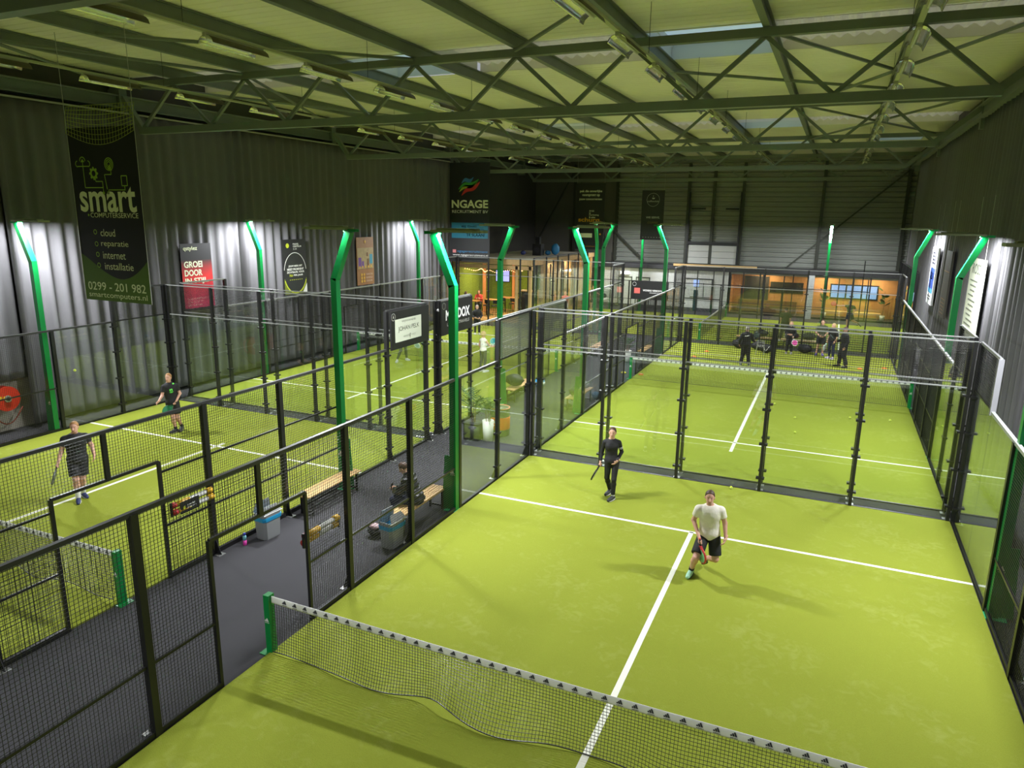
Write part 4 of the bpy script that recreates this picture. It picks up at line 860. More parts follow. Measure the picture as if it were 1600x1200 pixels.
# wooden lounge
WW = mat('lounge_wood', (.52, .27, .10), .55, noise=.2, nscale=4)
structure('wall_back_lounge', MB().box(-4.35, 6.2, 46.15, 46.3, 0, 2.85), WW); structure('wall_lounge_side', MB().box(-4.45, -4.35, 44.0, 46.2, 0, 2.85), WW); structure('floor_lounge', MB().box(-4.35, 6.2, 44.0, 46.2, 0, .03), mat('lounge_floor', (.06, .06, .055), .5))
gl = thing('lounge_glazing', (.9, 44.02, 0), 'glass front with black mullions of the wooden lounge', 'glazing')
for x in (-4.3, -2.16, -.86, 2.5, 3.36, 4.2, 5.95): mk('mullion', MB().box(x-.035, x+.035, 43.97, 44.06, 0, 2.85), BLACK, gl)
for a, b in ((-4.3, -2.16), (-2.16, -.86), (-.86, 2.5), (2.5, 4.2), (4.2, 5.95)): mk('pane', MB().box(a, b, 44.01, 44.02, .05, 2.8), MAT['glass'], gl)
mk('head_rail', MB().box(-4.3, 6.1, 43.96, 44.06, 2.72, 2.85), mat('rail_grey', (.35, .35, .3), .5), gl); mk('sill', MB().box(-4.3, 6.1, 43.96, 44.06, 0, .12), BLACK, gl)
single('pillar', MB().box(.62, 1.02, 43.7, 43.9, 0, 2.84), mat('pillar_grey', (.55, .57, .56), .5), 'pale grey pillar in front of the wooden lounge', 'pillar')
single('lounge_door', MB().box(-3.6, -1.95, 46.0, 46.14, .03, 2.5), mat('door_black', (.02, .02, .018), .5), 'dark doorway in the orange lit lounge wall', 'door')
t = thing('wall_screen', (-1.0, 46.1, 1.5), 'dark wide screen on the lounge wall', 'screen'); mk('screen', MB().box(-1.85, .3, 46.08, 46.14, 1.45, 2.15), mat('screen_dark', (.03, .03, .025), .2), t); mk('stand_bar', MB().box(-1.9, .35, 46.09, 46.14, 1.40, 1.45), BLACK, t)
t = thing('lounge_window', (3.5, 46.1, 1.2), 'blue window with dark mullions in the lounge wall', 'window'); mk('frame', MB().box(2.0, 4.95, 46.08, 46.14, 1.22, 2.2), BLACK, t)
for k in range(3): mk('pane', MB().box(2.08+.96*k, 2.08+.96*k+.86, 46.06, 46.085, 1.3, 2.12), mat('pane_sky', (.15, .25, .5), .3, emit=(.18, .32, .75), estr=.9), t)
t = thing('sofa', (-2.2, 45.2, 0), 'long brown bench seat in the lounge by the dark doorway', 'sofa'); mk('seat', MB().box(-3.9, 0., 45.3, 45.9, .1, .45), mat('leather_brown', (.18, .09, .04), .5), t); mk('backrest', MB().box(-3.9, 0., 45.85, 46.0, .45, .85), mat('leather_brown', (.18, .09, .04), .5), t)
single('low_table', MB().box(1.6, 5.2, 45.2, 45.8, .38, .44).box(1.7, 1.76, 45.3, 45.7, .03, .38).box(5.0, 5.06, 45.3, 45.7, .03, .38), WOOD, 'low wooden table under the blue lounge window', 'table')
def broadleaf(x, y, z, h, label, n=11, seed=5):
    q = np.random.default_rng(seed); t = thing('potted_plant', (x, y, z), label, 'plant'); mk('pot', MB().lathe((x, y, z), [(.13, 0), (.17, .3), (.15, .3)], 16), mat('pot_white', (.75, .76, .7), .4), t, True); st = MB().tube([(x, y, z+.25), (x+.04, y, z+h*.6), (x, y, z+h)], .012, 6); lf = MB()
    for k in range(n):
        az = q.uniform(0, 2*pi); L = q.uniform(.25, .4); b = np.array([x, y, z+h*q.uniform(.45, 1)]); d = np.array([cos(az)*.8, sin(az)*.8, .6]); sd = np.cross(d, [0, 0, 1]); sd /= np.linalg.norm(sd); st.tube([b, b+d*.2], .006, 5); c = b+d*.2
        lf.poly([(cos(a)*.5+.5, sin(a)*.36*(1-.3*cos(a))) for a in np.linspace(0, 2*pi, 11)[:-1]], c, d*L, sd*L)
    mk('stem', st, mat('stem_brown', (.14, .10, .05), .7), t); mk('leaves', lf, PLANT_G, t)
broadleaf(5.3, 45.3, .03, 1.9, 'broad leaved plant at the lit end of the lounge'); broadleaf(1.75, 45.2, .03, 1.7, 'broad leaved plant behind the grey pillar of the lounge', seed=8)
for x in (-2.2, 1.6, 4.6):
    li = bpy.data.lights.new('lounge_light', 'AREA'); li.size = 1.2; li.energy = 120; li.color = (1, .72, .42); lo = bpy.data.objects.new('lounge_light', li); COL.objects.link(lo); lo.location = (x, 45.1, 2.8)
# ------------------------------------------------------------------ café pavilion
cf = thing('cafe_pavilion', (-16.7, 38.2, 0), 'timber framed café pavilion with a flat roof and glass side', 'café')
mk('roof_slab', MB().box(-19.6, -14.2, 32.4, 44.0, 3.66, 3.84), mat('roof_board', (.42, .38, .30), .8, noise=.1, nscale=3), cf); mk('fascia', MB().box(-19.6, -14.15, 32.34, 32.42, 3.52, 3.84).box(-14.22, -14.14, 32.34, 44.0, 3.55, 3.84), WOOD, cf)
mk('header', MB().box(-19.6, -14.25, 32.42, 32.54, 3.24, 3.46), WOOD, cf); mk('deck_floor', MB().box(-19.6, -14.25, 32.3, 44.0, 0, .06), mat('deck_wood', (.40, .24, .10), .5, noise=.2, nscale=5), cf)
for x, y in ((-15.3, 32.5), (-14.42, 32.5), (-14.3, 34.6), (-14.3, 36.9), (-14.3, 39.2), (-14.3, 41.5), (-14.3, 43.8)): mk('post', MB().box(x-.08, x+.08, y-.08, y+.08, .06, 3.55), WOOD, cf)
for x, y in ((-15.05, 32.48), (-14.55, 32.48), (-14.3, 33.2), (-14.3, 35.5), (-14.3, 37.9), (-14.3, 40.2), (-14.3, 42.5)): mk('door_frame', MB().box(x-.035, x+.035, y-.035, y+.035, .06, 3.5), BLACK, cf)
for y0, y1 in ((32.6, 34.5), (34.7, 36.8), (37, 39.1), (39.3, 41.4), (41.6, 43.7)): mk('pane', MB().box(-14.31, -14.29, y0, y1, .06, 3.5), MAT['glass'], cf)
mk('counter', MB().box(-15.2, -14.5, 33.0, 33.3, .06, 1.9), mat('counter_dark', (.02, .025, .03), .4), cf); mk('shelf', MB().box(-15.25, -14.45, 32.95, 33.35, 1.9, 1.98), WOOD, cf); mk('kitchen_wall', MB().box(-15.2, -14.6, 34.5, 34.6, 1.9, 3.4), mat('moss', (.13, .21, .02), .9, noise=.6, nscale=12, bump=.5, bscale=30), cf)
mk('moss_wall', MB().box(-21.5 if False else -19.6, -15.5, 38.0, 38.15, .06, 3.6), mat('moss', (.13, .21, .02), .9, noise=.6, nscale=12, bump=.5, bscale=30), cf)
mk('side_wall', MB().box(-19.75, -19.6, 32.4, 44.0, .06, 3.66), MAT['moss'], cf); mk('rear_wall', MB().box(-15.5, -14.4, 43.7, 43.85, .06, 3.6), mat('cafe_beige', (.42, .32, .2), .7), cf); mk('partition', MB().box(-15.55, -15.45, 36.5, 43.8, .06, 3.6), mat('cafe_beige', (.42, .32, .2), .7), cf)
for x, y in ((-19.2, 36.0), (-17.75, 37.6), (-16.6, 37.8)): mk('inner_post', MB().box(x-.09, x+.09, y-.09, y+.09, .06, 3.6), WOODO, cf)
t = thing('television', (-18.6, 37.85, 1.95), 'bluish lit television on the moss wall of the café', 'television'); mk('casing', MB().box(-19.25, -18.2, 37.88, 37.95, 1.95, 2.75), BLACK, t); mk('screen', MB().box(-19.22, -18.23, 37.865, 37.88, 1.98, 2.72), mat('tv_lit', (.2, .2, .5), .3, emit=(.35, .38, .85), estr=1.3), t)
sl = thing('string_lights', (-18.0, 33.4, 3.2), 'string of tiny warm lights under the café ceiling', 'string lights'); w = MB(); bulbs = MB()
for k in range(40):
    q = k/39; x = -19.4+3.9*q; z = 3.12-.14*sin(q*pi*4)**2; y = 33.6+.5*sin(q*9); w.tube([(x, y, z), (x+.1, y+.5*(sin((k+1)/39*9)-sin(q*9)), z)], .005, 4); bulbs.lathe((x, y, z-.04), [(.003, -.028), (.028, 0), (.003, .028)], 6)
mk('cable', w, BLACK, sl); mk('bulbs', bulbs, mat('bulb_warm', (1, .7, .4), .4, emit=(1, .5, .2), estr=6), sl)['kind'] = 'stuff'
for x, y, e in ((-18.2, 34.4, 150), (-16.4, 35.2, 150), (-14.9, 38.5, 110), (-14.9, 41.5, 110)):
    li = bpy.data.lights.new('cafe_light', 'AREA'); li.size = .5; li.energy = e; li.color = (1, .70, .38); lo = bpy.data.objects.new('cafe_light', li); COL.objects.link(lo); lo.location = (x, y, 3.5)
for x, y, lab in ((-15.0, 37.5, 'nearer the counter'), (-15.0, 40.5, 'deeper in the glazed side')):
    t = thing('pendant_lamp', (x, y, 2.3), 'small round pendant lamp in the café, '+lab, 'lamp'); mk('shade', MB().lathe((x, y, 2.3), [(.16, 0), (.14, .08), (.03, .14)], 16), BLACK, t); mk('flex', MB().tube([(x, y, 2.44), (x, y, 3.66)], .008, 5), BLACK, t); mk('bulb', MB().lathe((x, y, 2.27), [(.01, -.04), (.05, 0), (.01, .05)], 10), mat('bulb_white', (1, .9, .7), .4, emit=(1, .8, .5), estr=8), t)
def bar_table(x, y, w, d, label):
    t = thing('bar_table', (x, y, .06), label, 'table', 'high café tables'); mk('top', MB().box(x-w/2, x+w/2, y-d/2, y+d/2, 1.02, 1.08), mat('table_wood', (.45, .24, .09), .4), t)
    for sx in (-1, 1): mk('leg_frame', MB().box(x+sx*(w/2-.1)-.025, x+sx*(w/2-.1)+.025, y-d/2+.05, y-d/2+.1, .06, 1.02).box(x+sx*(w/2-.1)-.025, x+sx*(w/2-.1)+.025, y+d/2-.1, y+d/2-.05, .06, 1.02).box(x+sx*(w/2-.1)-.025, x+sx*(w/2-.1)+.025, y-d/2+.05, y+d/2-.05, .06, .1), BLACK, t)
bar_table(-17.95, 34.8, 1.0, .6, 'high wooden café table in the middle bay'); bar_table(-17.5, 36.5, 1.2, .7, 'high wooden café table close to the moss wall'); bar_table(-18.9, 33.6, .9, .6, 'high wooden café table where the guests sit')
ST = None
def stool(x, y, label):
    global ST
    if ST is None:
        ST = thing('bar_stool', (x, y, .06), label, 'stool', 'black café bar stools'); mk('seat', MB().lathe((x, y, .06), [(.17, .66), (.19, .69), (.18, .72)], 16), BLACK, ST); mk('backrest', MB().box(x-.17, x+.17, y+.15, y+.18, .85, 1.08), BLACK, ST)
        for a, b in ((-1, -1), (1, -1), (1, 1), (-1, 1)): mk('leg', MB().tube([(x+a*.12, y+b*.12, .72), (x+a*.2, y+b*.2, .06)], .014, 6), BLACK, ST)
        mk('foot_ring', MB().tube([(x+.17*cos(k*pi/6), y+.17*sin(k*pi/6), .3) for k in range(12)], .01, 5, closed=True), BLACK, ST); return
    dup(ST, (x, y, .06), None, label)
for x, y, l in ((-18.2, 34.2, 'black bar stool at the middle café table'), (-17.6, 34.2, 'black bar stool at the middle café table, counter side'), (-17.8, 35.8, 'black bar stool before the rear café table'), (-17.1, 35.8, 'black bar stool before the rear café table, counter side'), (-16.9, 37.1, 'black bar stool behind the rear café table')): stool(x, y, l)
t = thing('loudspeaker', (-15.9, 37.5, 3.84), 'black loudspeaker stack on the café roof', 'speaker'); mk('bass_box', MB().box(-16.3, -15.7, 37.3, 37.9, 3.84, 4.6), BLACK, t); mk('top_box', MB().box(-16.15, -15.85, 37.4, 37.7, 4.6, 5.05), BLACK, t); mk('cone', MB().tube([(-16.0, 37.29, 4.2), (-16.0, 37.27, 4.2)], .2, 20), mat('bag_black', (.015, .015, .017), .6), t)
t = thing('tripod_stand', (-18.6, 37.5, 3.84), 'thin tripod stand on the café roof', 'stand')
for k in range(3): mk('leg', MB().tube([(-18.6, 37.5, 4.6), (-18.6+.4*cos(k*2.1+.5), 37.5+.4*sin(k*2.1+.5), 3.84)], .015, 6), BLACK, t)
mk('mast', MB().tube([(-18.6, 37.5, 4.4), (-18.6, 37.5, 5.7)], .02, 6), BLACK, t)
for i, (c, r, lab) in enumerate((((-15.1, 38.4, 3.84), .28, 'taller blue sack on the café roof'), ((-15.6, 38.3, 3.84), .2, 'lower blue sack on the café roof'), ((-17.1, 37.6, 3.84), .18, 'dark blue bundle by the loudspeaker on the café roof'))):
    t = thing('sack', c, lab, 'sack'); blob('sack_body', (c[0], c[1], c[2]+r*(1.3 if i == 0 else .75)), r, mat('sack_%d' % i, ((.01, .12, .25), (.01, .09, .2), (.02, .03, .12))[i], .6), t, 50+i, (1, 1, 1.5 if i == 0 else .9)); mk('tie', MB().tube([(c[0], c[1], c[2]+r*(2.4 if i == 0 else 1.3)), (c[0]+.03, c[1], c[2]+r*(2.9 if i == 0 else 1.7))], .02, 6), BLACK, t)
b = bench((.95, 31.3, 0), pi/2, 'pine bench behind the glass at the back of the coaching court, near the boy'); b2 = bench((-1.25, 31.3, 0), pi/2, 'pine bench behind the glass at the back of the coaching court, near the girl')
for i, (x, lab) in enumerate(((.5, 'black kit bag on the bench behind the boy'), (1.3, 'second black kit bag on the bench behind the boy'), (-1.0, 'dark kit bag on the bench behind the girl'))):
    t = thing('kit_bag', (x, 31.3, .475), lab, 'bag'); blob('bag_body', (x, 31.3, .475+.2), .22, mat('bag_black', (.015, .015, .017), .6), t, 70+i, (1.6, .8, .95)); mk('strap', MB().tube([(x-.2, 31.2, .75), (x, 31.15, .95), (x+.2, 31.2, .75)], .012, 6), BLACK, t)
# ------------------------------------------------------------------ people: smooth bodies grown from tapering limbs
def nrm(v): v = np.array(v, float); return v/(np.linalg.norm(v)+1e-12)
def cone_d(P, a, b, ra, rb):
    a = np.array(a, float); b = np.array(b, float); d = b-a; L = d@d+1e-12; t = np.clip(((P-a)@d)/L, 0, 1); return np.linalg.norm(P-a-t[:, None]*d, axis=1)-(ra+(rb-ra)*t)
def ell_d(P, c, ax, r):
    q = ((P-np.array(c))@np.array(ax).T)/np.array(r); k = np.linalg.norm(q, axis=1); g = np.linalg.norm(q/np.array(r), axis=1)+1e-9; return k*(k-1)/g
def smin(a, b, k):
    h = np.clip(.5+.5*(b-a)/k, 0, 1); return b*(1-h)+a*h-k*h*(1-h)
def smins(ds, k):
    r = ds[0]
    for d in ds[1:]: r = smin(r, d, k)
    return r
def surf_net(f, lo, hi, h):
    lo = np.array(lo, float); n = np.maximum(2, np.ceil((np.array(hi)-lo)/h).astype(int)+1)
    g = np.stack(np.meshgrid(*[np.arange(k) for k in n], indexing='ij'), -1).reshape(-1, 3)*h+lo
    v = f(g).reshape(n); ins = v < 0
    c = [(i, j, k) for i in (0, 1) for j in (0, 1) for k in (0, 1)]
    sl = lambda o: tuple(slice(o[q], n[q]-1+o[q]) for q in range(3))
    cnt = sum(ins[sl(o)].astype(int) for o in c); act = (cnt > 0) & (cnt < 8)
    acc = np.zeros(act.shape+(3,)); w = np.zeros(act.shape)
    for i, a in enumerate(c):
        for b in c[i+1:]:
            if sum(abs(p-q) for p, q in zip(a, b)) != 1: continue
            va, vb = v[sl(a)], v[sl(b)]; m = (va < 0) != (vb < 0); t = np.where(m, va/(va-vb+1e-12), 0)
            pos = np.array(a)+(np.array(b)-np.array(a))*t[..., None]; acc += pos*m[..., None]; w += m
    idx = -np.ones(act.shape, int); ids = np.argwhere(act); idx[act] = np.arange(len(ids))
    V = (ids+acc[act]/w[act][:, None])*h+lo; F = []
    for ax in range(3):
        o1, o2 = [q for q in range(3) if q != ax]
        s0 = [slice(None)]*3; s1 = [slice(None)]*3; s0[ax] = slice(0, n[ax]-1); s1[ax] = slice(1, n[ax])
        ch = ins[tuple(s0)] != ins[tuple(s1)]; E = np.argwhere(ch)
        E = E[(E[:, o1] > 0) & (E[:, o2] > 0) & (E[:, o1] < n[o1]-1) & (E[:, o2] < n[o2]-1)]
        q = []
        for d1, d2 in ((1, 1), (0, 1), (0, 0), (1, 0)):
            e = E.copy(); e[:, o1] -= d1; e[:, o2] -= d2; q.append(idx[e[:, 0], e[:, 1], e[:, 2]])
        q = np.stack(q, 1); fl = ins[tuple(s0)][E[:, 0], E[:, 1], E[:, 2]]
        if ax == 1: fl = ~fl
        q[~fl] = q[~fl][:, ::-1]; F.append(q)
    return V, np.concatenate(F)
SKIN = mat('skin', (.62, .36, .25), .5); SKIN2 = mat('skin_ruddy', (.66, .36, .27), .5)
EYE = mat('eye_dark', (.10, .075, .06), .3); LIP = mat('lip', (.45, .17, .14), .5); BROW = mat('brow', (.24, .13, .08), .7)
class Body:
    def __init__(s, J, fat=1., female=False, face=(0, -1, -.08), hl=.215):
        s.J = {k: np.array(v, float) for k, v in J.items()}; s.fat = fat; s.fem = female; J = s.J
        s.up = nrm(J['neck']-J['pel']); s.rt = J['shL']-J['shR']; s.rt = nrm(s.rt-s.up*(s.rt@s.up)); s.fw = np.cross(s.rt, s.up)*1.; s.fw = np.cross(s.up, s.rt)*-1
        s.fw = np.cross(s.rt, s.up)  # forward when right vector points to the person's left
        if s.fw@np.array(face) < 0: s.fw = -s.fw
        s.face = nrm(face); s.hr = np.cross(s.face, [0, 0, 1.]); s.hr = nrm(s.hr); s.hu = np.cross(s.hr, s.face)
        s.ax = (s.rt, s.fw, s.up); s.hax = (s.hr, s.face, s.hu)
        s.fine = hl
    def torso(s, P, g=0.):
        J, f = s.J, s.fat; L = np.linalg.norm(J['neck']-J['pel']); m = lambda q: J['pel']+s.up*L*q
        sh = np.linalg.norm(J['shL']-J['shR'])/2
        hip = ell_d(P, m(.02), s.ax, ((.178 if s.fem else .165)*f+g, .125*f+g, .13+g)); wst = ell_d(P, m(.33), s.ax, ((.128 if s.fem else .148)*f+g, .10*f**1.5+g, .16+g)); ch = ell_d(P, m(.68)+s.fw*.01, s.ax, ((.152 if s.fem else .172)*f+g, .115*f+g, .19+g))
        gs = min(g, .016); shd = cone_d(P, J['shR']+s.rt*.035-s.up*.045, J['shL']-s.rt*.035-s.up*.045, .050*f+gs, .050*f+gs); trap = cone_d(P, m(.84), J['neck'], .092*f+gs, .052+gs*.6); ch = np.minimum(ch, smin(cone_d(P, J['shR']-s.up*.036+s.rt*.02, J['neck']-s.up*.015, .046*f+gs, .045+gs*.6), cone_d(P, J['shL']-s.up*.036-s.rt*.02, J['neck']-s.up*.015, .046*f+gs, .045+gs*.6), .02))
        ds = [hip, wst, ch, shd, trap]
        if s.fem:
            for q in (-1, 1): ds.append(ell_d(P, m(.66)+s.fw*.065+s.rt*q*.065, s.ax, (.06+g, .05+g, .06+g)))
        return smins(ds, .05)
    def arm(s, P, side, g=0., f0=0., f1=1., lower=True):
        J, f = s.J, (s.fat if not s.fem else s.fat*.86); a, b, c = J['sh'+side]-s.up*.042, J['el'+side], J['wr'+side]
        d = cone_d(P, a, a+(b-a)*min(1, f1), .056*f+g, (.056+(.040-.056)*min(1, f1))*f+g)
        if lower: d = smin(d, cone_d(P, b, c, .042*f+g, .028*f+g), .02)
        return d
    def leg(s, P, side, g=0., k=2., flare=0.):
        """k = 1 to the knee, 2 to the ankle"""
        J, f = s.J, s.fat; a, b, c = J['hip'+side], J['kn'+side], J['an'+side]; q = min(1, k); e = a+(b-a)*q
        d = cone_d(P, a, e, .090*f+g, (.090+(.058-.090)*q)*f+g+flare)
        if k > 1:
            u = k-1; e2 = b+(c-b)*u; mid = b+(c-b)*.3; bk = -s.fw*.02
            d = smin(d, cone_d(P, b, mid+bk, .054*f+g, .058*f+g), .03)
            d = smin(d, cone_d(P, mid+bk if u > .3 else b, e2, .058*f+g, (.036 if u > .95 else .046)*f+g+flare), .03)
        return d
    def head(s, P):
        c = s.J['head']; o = lambda a, b, d: c+s.hr*a+s.face*b+s.hu*d
        d = smins([ell_d(P, o(0, -.012, .025), s.hax, (.076, .096, .10)), ell_d(P, o(0, .022, -.045), s.hax, (.058, .066, .072)), ell_d(P, o(0, .05, -.085), s.hax, (.032, .032, .026))], .03)
        d = smin(d, cone_d(P, o(0, .088, .012), o(0, .108, -.022), .010, .017), .014)
        for q in (-1, 1):
            d = smin(d, ell_d(P, o(q*.08, -.01, -.005), s.hax, (.012, .02, .032)), .01)
            d = np.maximum(d, -ell_d(P, o(q*.031, .095, .016), s.hax, (.017, .015, .011)))
        d = smin(d, cone_d(P, o(0, .075, -.052), o(0, .077, -.052), .012, .012), .012)
        return smin(d, cone_d(P, s.J['neck']-s.up*.05, c-s.hu*.05-s.face*.012, (.048 if s.fem else .056)*min(1.1, s.fat), .05 if s.fem else .056), .025)
    def hand(s, side, grip=None):
        J = s.J; w = J['wr'+side]; d = nrm(J['ha'+side]-w); pr = []
        inw = s.rt*(1 if side == 'R' else -1)
        pn = nrm(inw-d*(inw@d)); lat = np.cross(d, pn)
        if lat@s.face < 0: lat = -lat
        def add(a, b, ra, rb): pr.append((a, b, ra, rb))
        if grip is None:
            c = w+d*.05
            for i, (o, L) in enumerate(((.030, .072), (.010, .080), (-.010, .075), (-.029, .060))):
                a = w+d*.088+lat*o; m = a+nrm(d+pn*(.25+.08*i)+lat*o*2)*L*.5; e = m+nrm(d*.8+pn*(.6+.1*i))*L*.5
                add(a, m, .0098, .0088); add(m, e, .0088, .0072)
            t0 = w+d*.03+lat*.028; t1 = t0+nrm(d*.7+lat*.75+pn*.25)*.042; add(t0, t1, .013, .011); add(t1, t1+nrm(d+lat*.25+pn*.35)*.032, .011, .008)
        else:
            g = nrm(grip); c = J['ha'+side]-pn*.0; gx = nrm(pn-g*(pn@g)); gy = np.cross(g, gx); hc = J['ha'+side]
            for i in range(4):
                b = hc+g*(.018*(i-1.5)); ang = np.linspace(-2.2, 1.6-.12*i, 6)
                pts = [b+(gx*cos(t)+gy*sin(t))*.026 for t in ang]
                for p0, p1 in zip(pts[:-1], pts[1:]): add(p0, p1, .0095, .009)
            pts = [hc-g*.03+(gx*cos(t)+gy*sin(t))*.027+g*.014*k for k, t in enumerate(np.linspace(-2.4, -4.0, 4))]
            for p0, p1 in zip(pts[:-1], pts[1:]): add(p0, p1, .012, .010)
            c = (w+hc)/2
        def f(P):
            cc = w+d*.05 if grip is None else (w*.45+J['ha'+side]*.55)
            r = ell_d(P, cc, (lat, pn, d), (.042, .018, .055)); r = smin(r, cone_d(P, w-d*.05, w+d*.02, .029*s.fat**.5, .026), .02)
            fg = pr and np.min([cone_d(P, *q) for q in pr], axis=0); return smin(r, fg, .008)
        allp = np.array([q[0] for q in pr]+[q[1] for q in pr]+[w, w-d*.05]); return f, allp.min(0)-.05, allp.max(0)+.05
def merge(parts):
    V = []; F = []; n = 0
    for v, f in parts: V.append(v); F.append(f+n); n += len(v)
    return np.concatenate(V), np.concatenate(F)
def person(label, pos, rz, J, top=None, bottom=None, hair=None, fat=1., female=False, face=(0, -1, -.08), skin=None, shoes=((.03, .03, .035), (.7, .7, .7)), socks=None, grip={}, vox=.014, extra=None, cap=None, kids=1., prints=None, collar=None, hidden_feet=False, group=None):
    """J: joint positions in metres, x to the picture right of the figure, -y its front"""
    J = {k: np.array(v, float)*kids for k, v in J.items()}
    B = Body(J, fat*(kids**.5), female, face); root = thing('person', pos, label, 'person', group); c, s_ = cos(rz), sin(rz); R3 = np.array([[c, -s_, 0], [s_, c, 0], [0, 0, 1.]]); P0 = np.array(pos, float)
    TW = lambda V: V@R3.T+P0
    def out(name, V, F, mats, parent, fm=None):
        mb = MB(); V = TW(V); me = bpy.data.meshes.new(name); me.from_pydata((V-org(parent)).tolist(), [], F.tolist())
        for m in mats: me.materials.append(m)
        if fm is not None: me.polygons.foreach_set('material_index', fm.tolist())
        me.polygons.foreach_set('use_smooth', [True]*len(me.polygons)); o = bpy.data.objects.new(name, me); COL.objects.link(o); o.parent = parent; ORG[o.name] = org(parent); return o
    pts = np.array(list(J.values())); lo = pts.min(0)-.22; hi = pts.max(0)+.22
    # body
    def fb(P):
        ds = [B.torso(P)]
        for q in 'LR': ds += [B.arm(P, q), B.leg(P, q)]
        ds.append(cone_d(P, J['neck']-B.up*.08, J['neck']+(J['head']-J['neck'])*.5, .06*fat, .052)); return smins(ds, .025)
    parts = [surf_net(fb, lo, hi, vox)]
    hc = J['head']; parts.append(surf_net(B.head, hc-np.array([.15, .15, .19]), hc+.16, .0068 if vox < .017 else .0095))
    nb = len(parts[0][0])
    for q in 'LR':
        f, a, b = B.hand(q, grip.get(q)); parts.append(surf_net(f, a, b, .0052 if vox < .017 else .008))
    V, F = merge(parts); fc = V[F].mean(1); fm = np.zeros(len(F), int)
    o = lambda a, b, d: hc+B.hr*a+B.face*b+B.hu*d
    for q in (-1, 1):
        fm[np.linalg.norm((fc-o(q*.031, .082, .016))*1., axis=1) < .0105] = 1
        e = fc-o(q*.033, .088, .036); fm[(abs(e@B.hr) < .017) & (abs(e@B.hu) < .0042) & (e@B.face > -.025)] = 3
    e = fc-o(0, .085, -.052); fm[(abs(e@B.hr) < .024) & (abs(e@B.hu) < .008) & (e@B.face > -.03)] = 2
    bo = out('body', V, F, [skin or SKIN, EYE, LIP, BROW], root, fm)
    # garments
    def garment(name, f, m, l=None, h=None): 
        V, F = surf_net(f, lo if l is None else l, hi if h is None else h, vox); g = out(name, V, F, [m], root); return g
    if top:
        col, sl, hem, gk = top['m'], top.get('sleeve', .55), top.get('hem', -.06), top.get('g', .014)
        hp = J['pel']+B.up*hem
        def ft(P):
            t = np.maximum(B.torso(P, gk+top.get('loose', 0)), -((P-hp)@B.up))
            lim = J['neck']+B.up*(top.get('neckline', .015) if not top.get('collar') else .05); t = np.maximum(t, (P-lim)@B.up)
            for q in 'LR':
                a, b, w = J['sh'+q], J['el'+q], J['wr'+q]
                if sl <= 1:
                    if sl > .05: d = B.arm(P, q, gk+.006, 0, sl, False); t = smin(t, np.maximum(d, ((P-(a+(b-a)*sl))@nrm(b-a))), .02)
                else: t = smin(t, np.maximum(B.arm(P, q, gk), (P-w)@nrm(w-b)), .02)
            if top.get('puffy'): t = t+.012*np.sin(((P-J['pel'])@B.up)*2*pi/.11)
            return t
        gt = garment(top['name'], ft, col)
        if top.get('collar'):
            cn = J['neck']; V, F = surf_net(lambda P: np.maximum(np.maximum(cone_d(P, cn-B.up*.06, cn+B.up*.055, .085*fat, .068*fat), -cone_d(P, cn, cn+B.up*.12, .056*fat, .056*fat)), ell_d(P, cn-B.up*.0, B.ax, (.2, .2, .07))), cn-.16, cn+.16, .009); out('collar', V, F, [top['collar']], gt)
    if bottom:
        k, fl = bottom.get('k', .92), bottom.get('flare', .02)
        wp = J['pel']+B.up*bottom.get('waist', .09)
        def fbm(P):
            t = np.maximum(B.torso(P, bottom.get('g', .010)), (P-wp)@B.up); hipl = J['pel']-B.up*.12; t = np.maximum(t, -((P-(J['pel']-B.up*.16))@B.up))
            for q in 'LR':
                d = B.leg(P, q, bottom.get('g', .010), k, fl); a, b, c2 = J['hip'+q], J['kn'+q], J['an'+q]
                if k <= 1: d = np.maximum(d, (P-(a+(b-a)*k))@nrm(b-a))
                else: d = np.maximum(d, np.where((P-b)@nrm(c2-b) > 0, (P-(b+(c2-b)*(k-1)))@nrm(c2-b), -1))
                t = smin(t, d, .025)
            return t
        garment(bottom['name'], fbm, bottom['m'])
    # footwear
    for q in 'LR':
        a = J['an'+q]; te = J['toe'+q]; fd = nrm(te-a); fl = nrm([fd[0], fd[1], 0]) if abs(fd[2]) < .85 else nrm([fd[0]+1e-3, fd[1], 0]); L = .19*kids
        slope = nrm(te-(a-np.array([0, 0, .055*kids]))); heel = a-np.array([0, 0, .05*kids])*1-slope*.045*kids; tip = heel+slope*(L+.06*kids); sd = nrm(np.cross(slope, [0, 0, 1])); upv = np.cross(sd, slope)
        fsh = lambda P: np.maximum(smins([cone_d(P, heel, tip, .040*kids, .036*kids), cone_d(P, a-upv*.01, a-upv*.03+slope*.04, .042*kids, .040*kids), ell_d(P, heel+slope*.15*kids+upv*.005, (sd, slope, upv), (.047*kids, .09*kids, .035*kids))], .03), -((P-(heel-upv*.030*kids))@upv))
        V, F = surf_net(fsh, np.minimum(heel, tip)-.10, np.maximum(np.maximum(heel, tip), a)+.09, .009 if vox < .017 else .012); sh = out('shoe', V, F, [mat('shoe_%02d%02d%02d' % tuple(int(x*99) for x in shoes[0]), shoes[0], .5)], root)
        V, F = surf_net(lambda P: np.maximum(np.abs((P-(heel-upv*.036*kids))@upv)-.012, ell_d(P, heel+slope*.095*kids-upv*.036*kids, (sd, slope, upv), (.052*kids, .155*kids, .06))), np.minimum(heel, tip)-.11, np.maximum(heel, tip)+.09, .009); out('sole', V, F, [mat('sole_%02d%02d%02d' % tuple(int(x*99) for x in shoes[1]), shoes[1], .5)], sh)
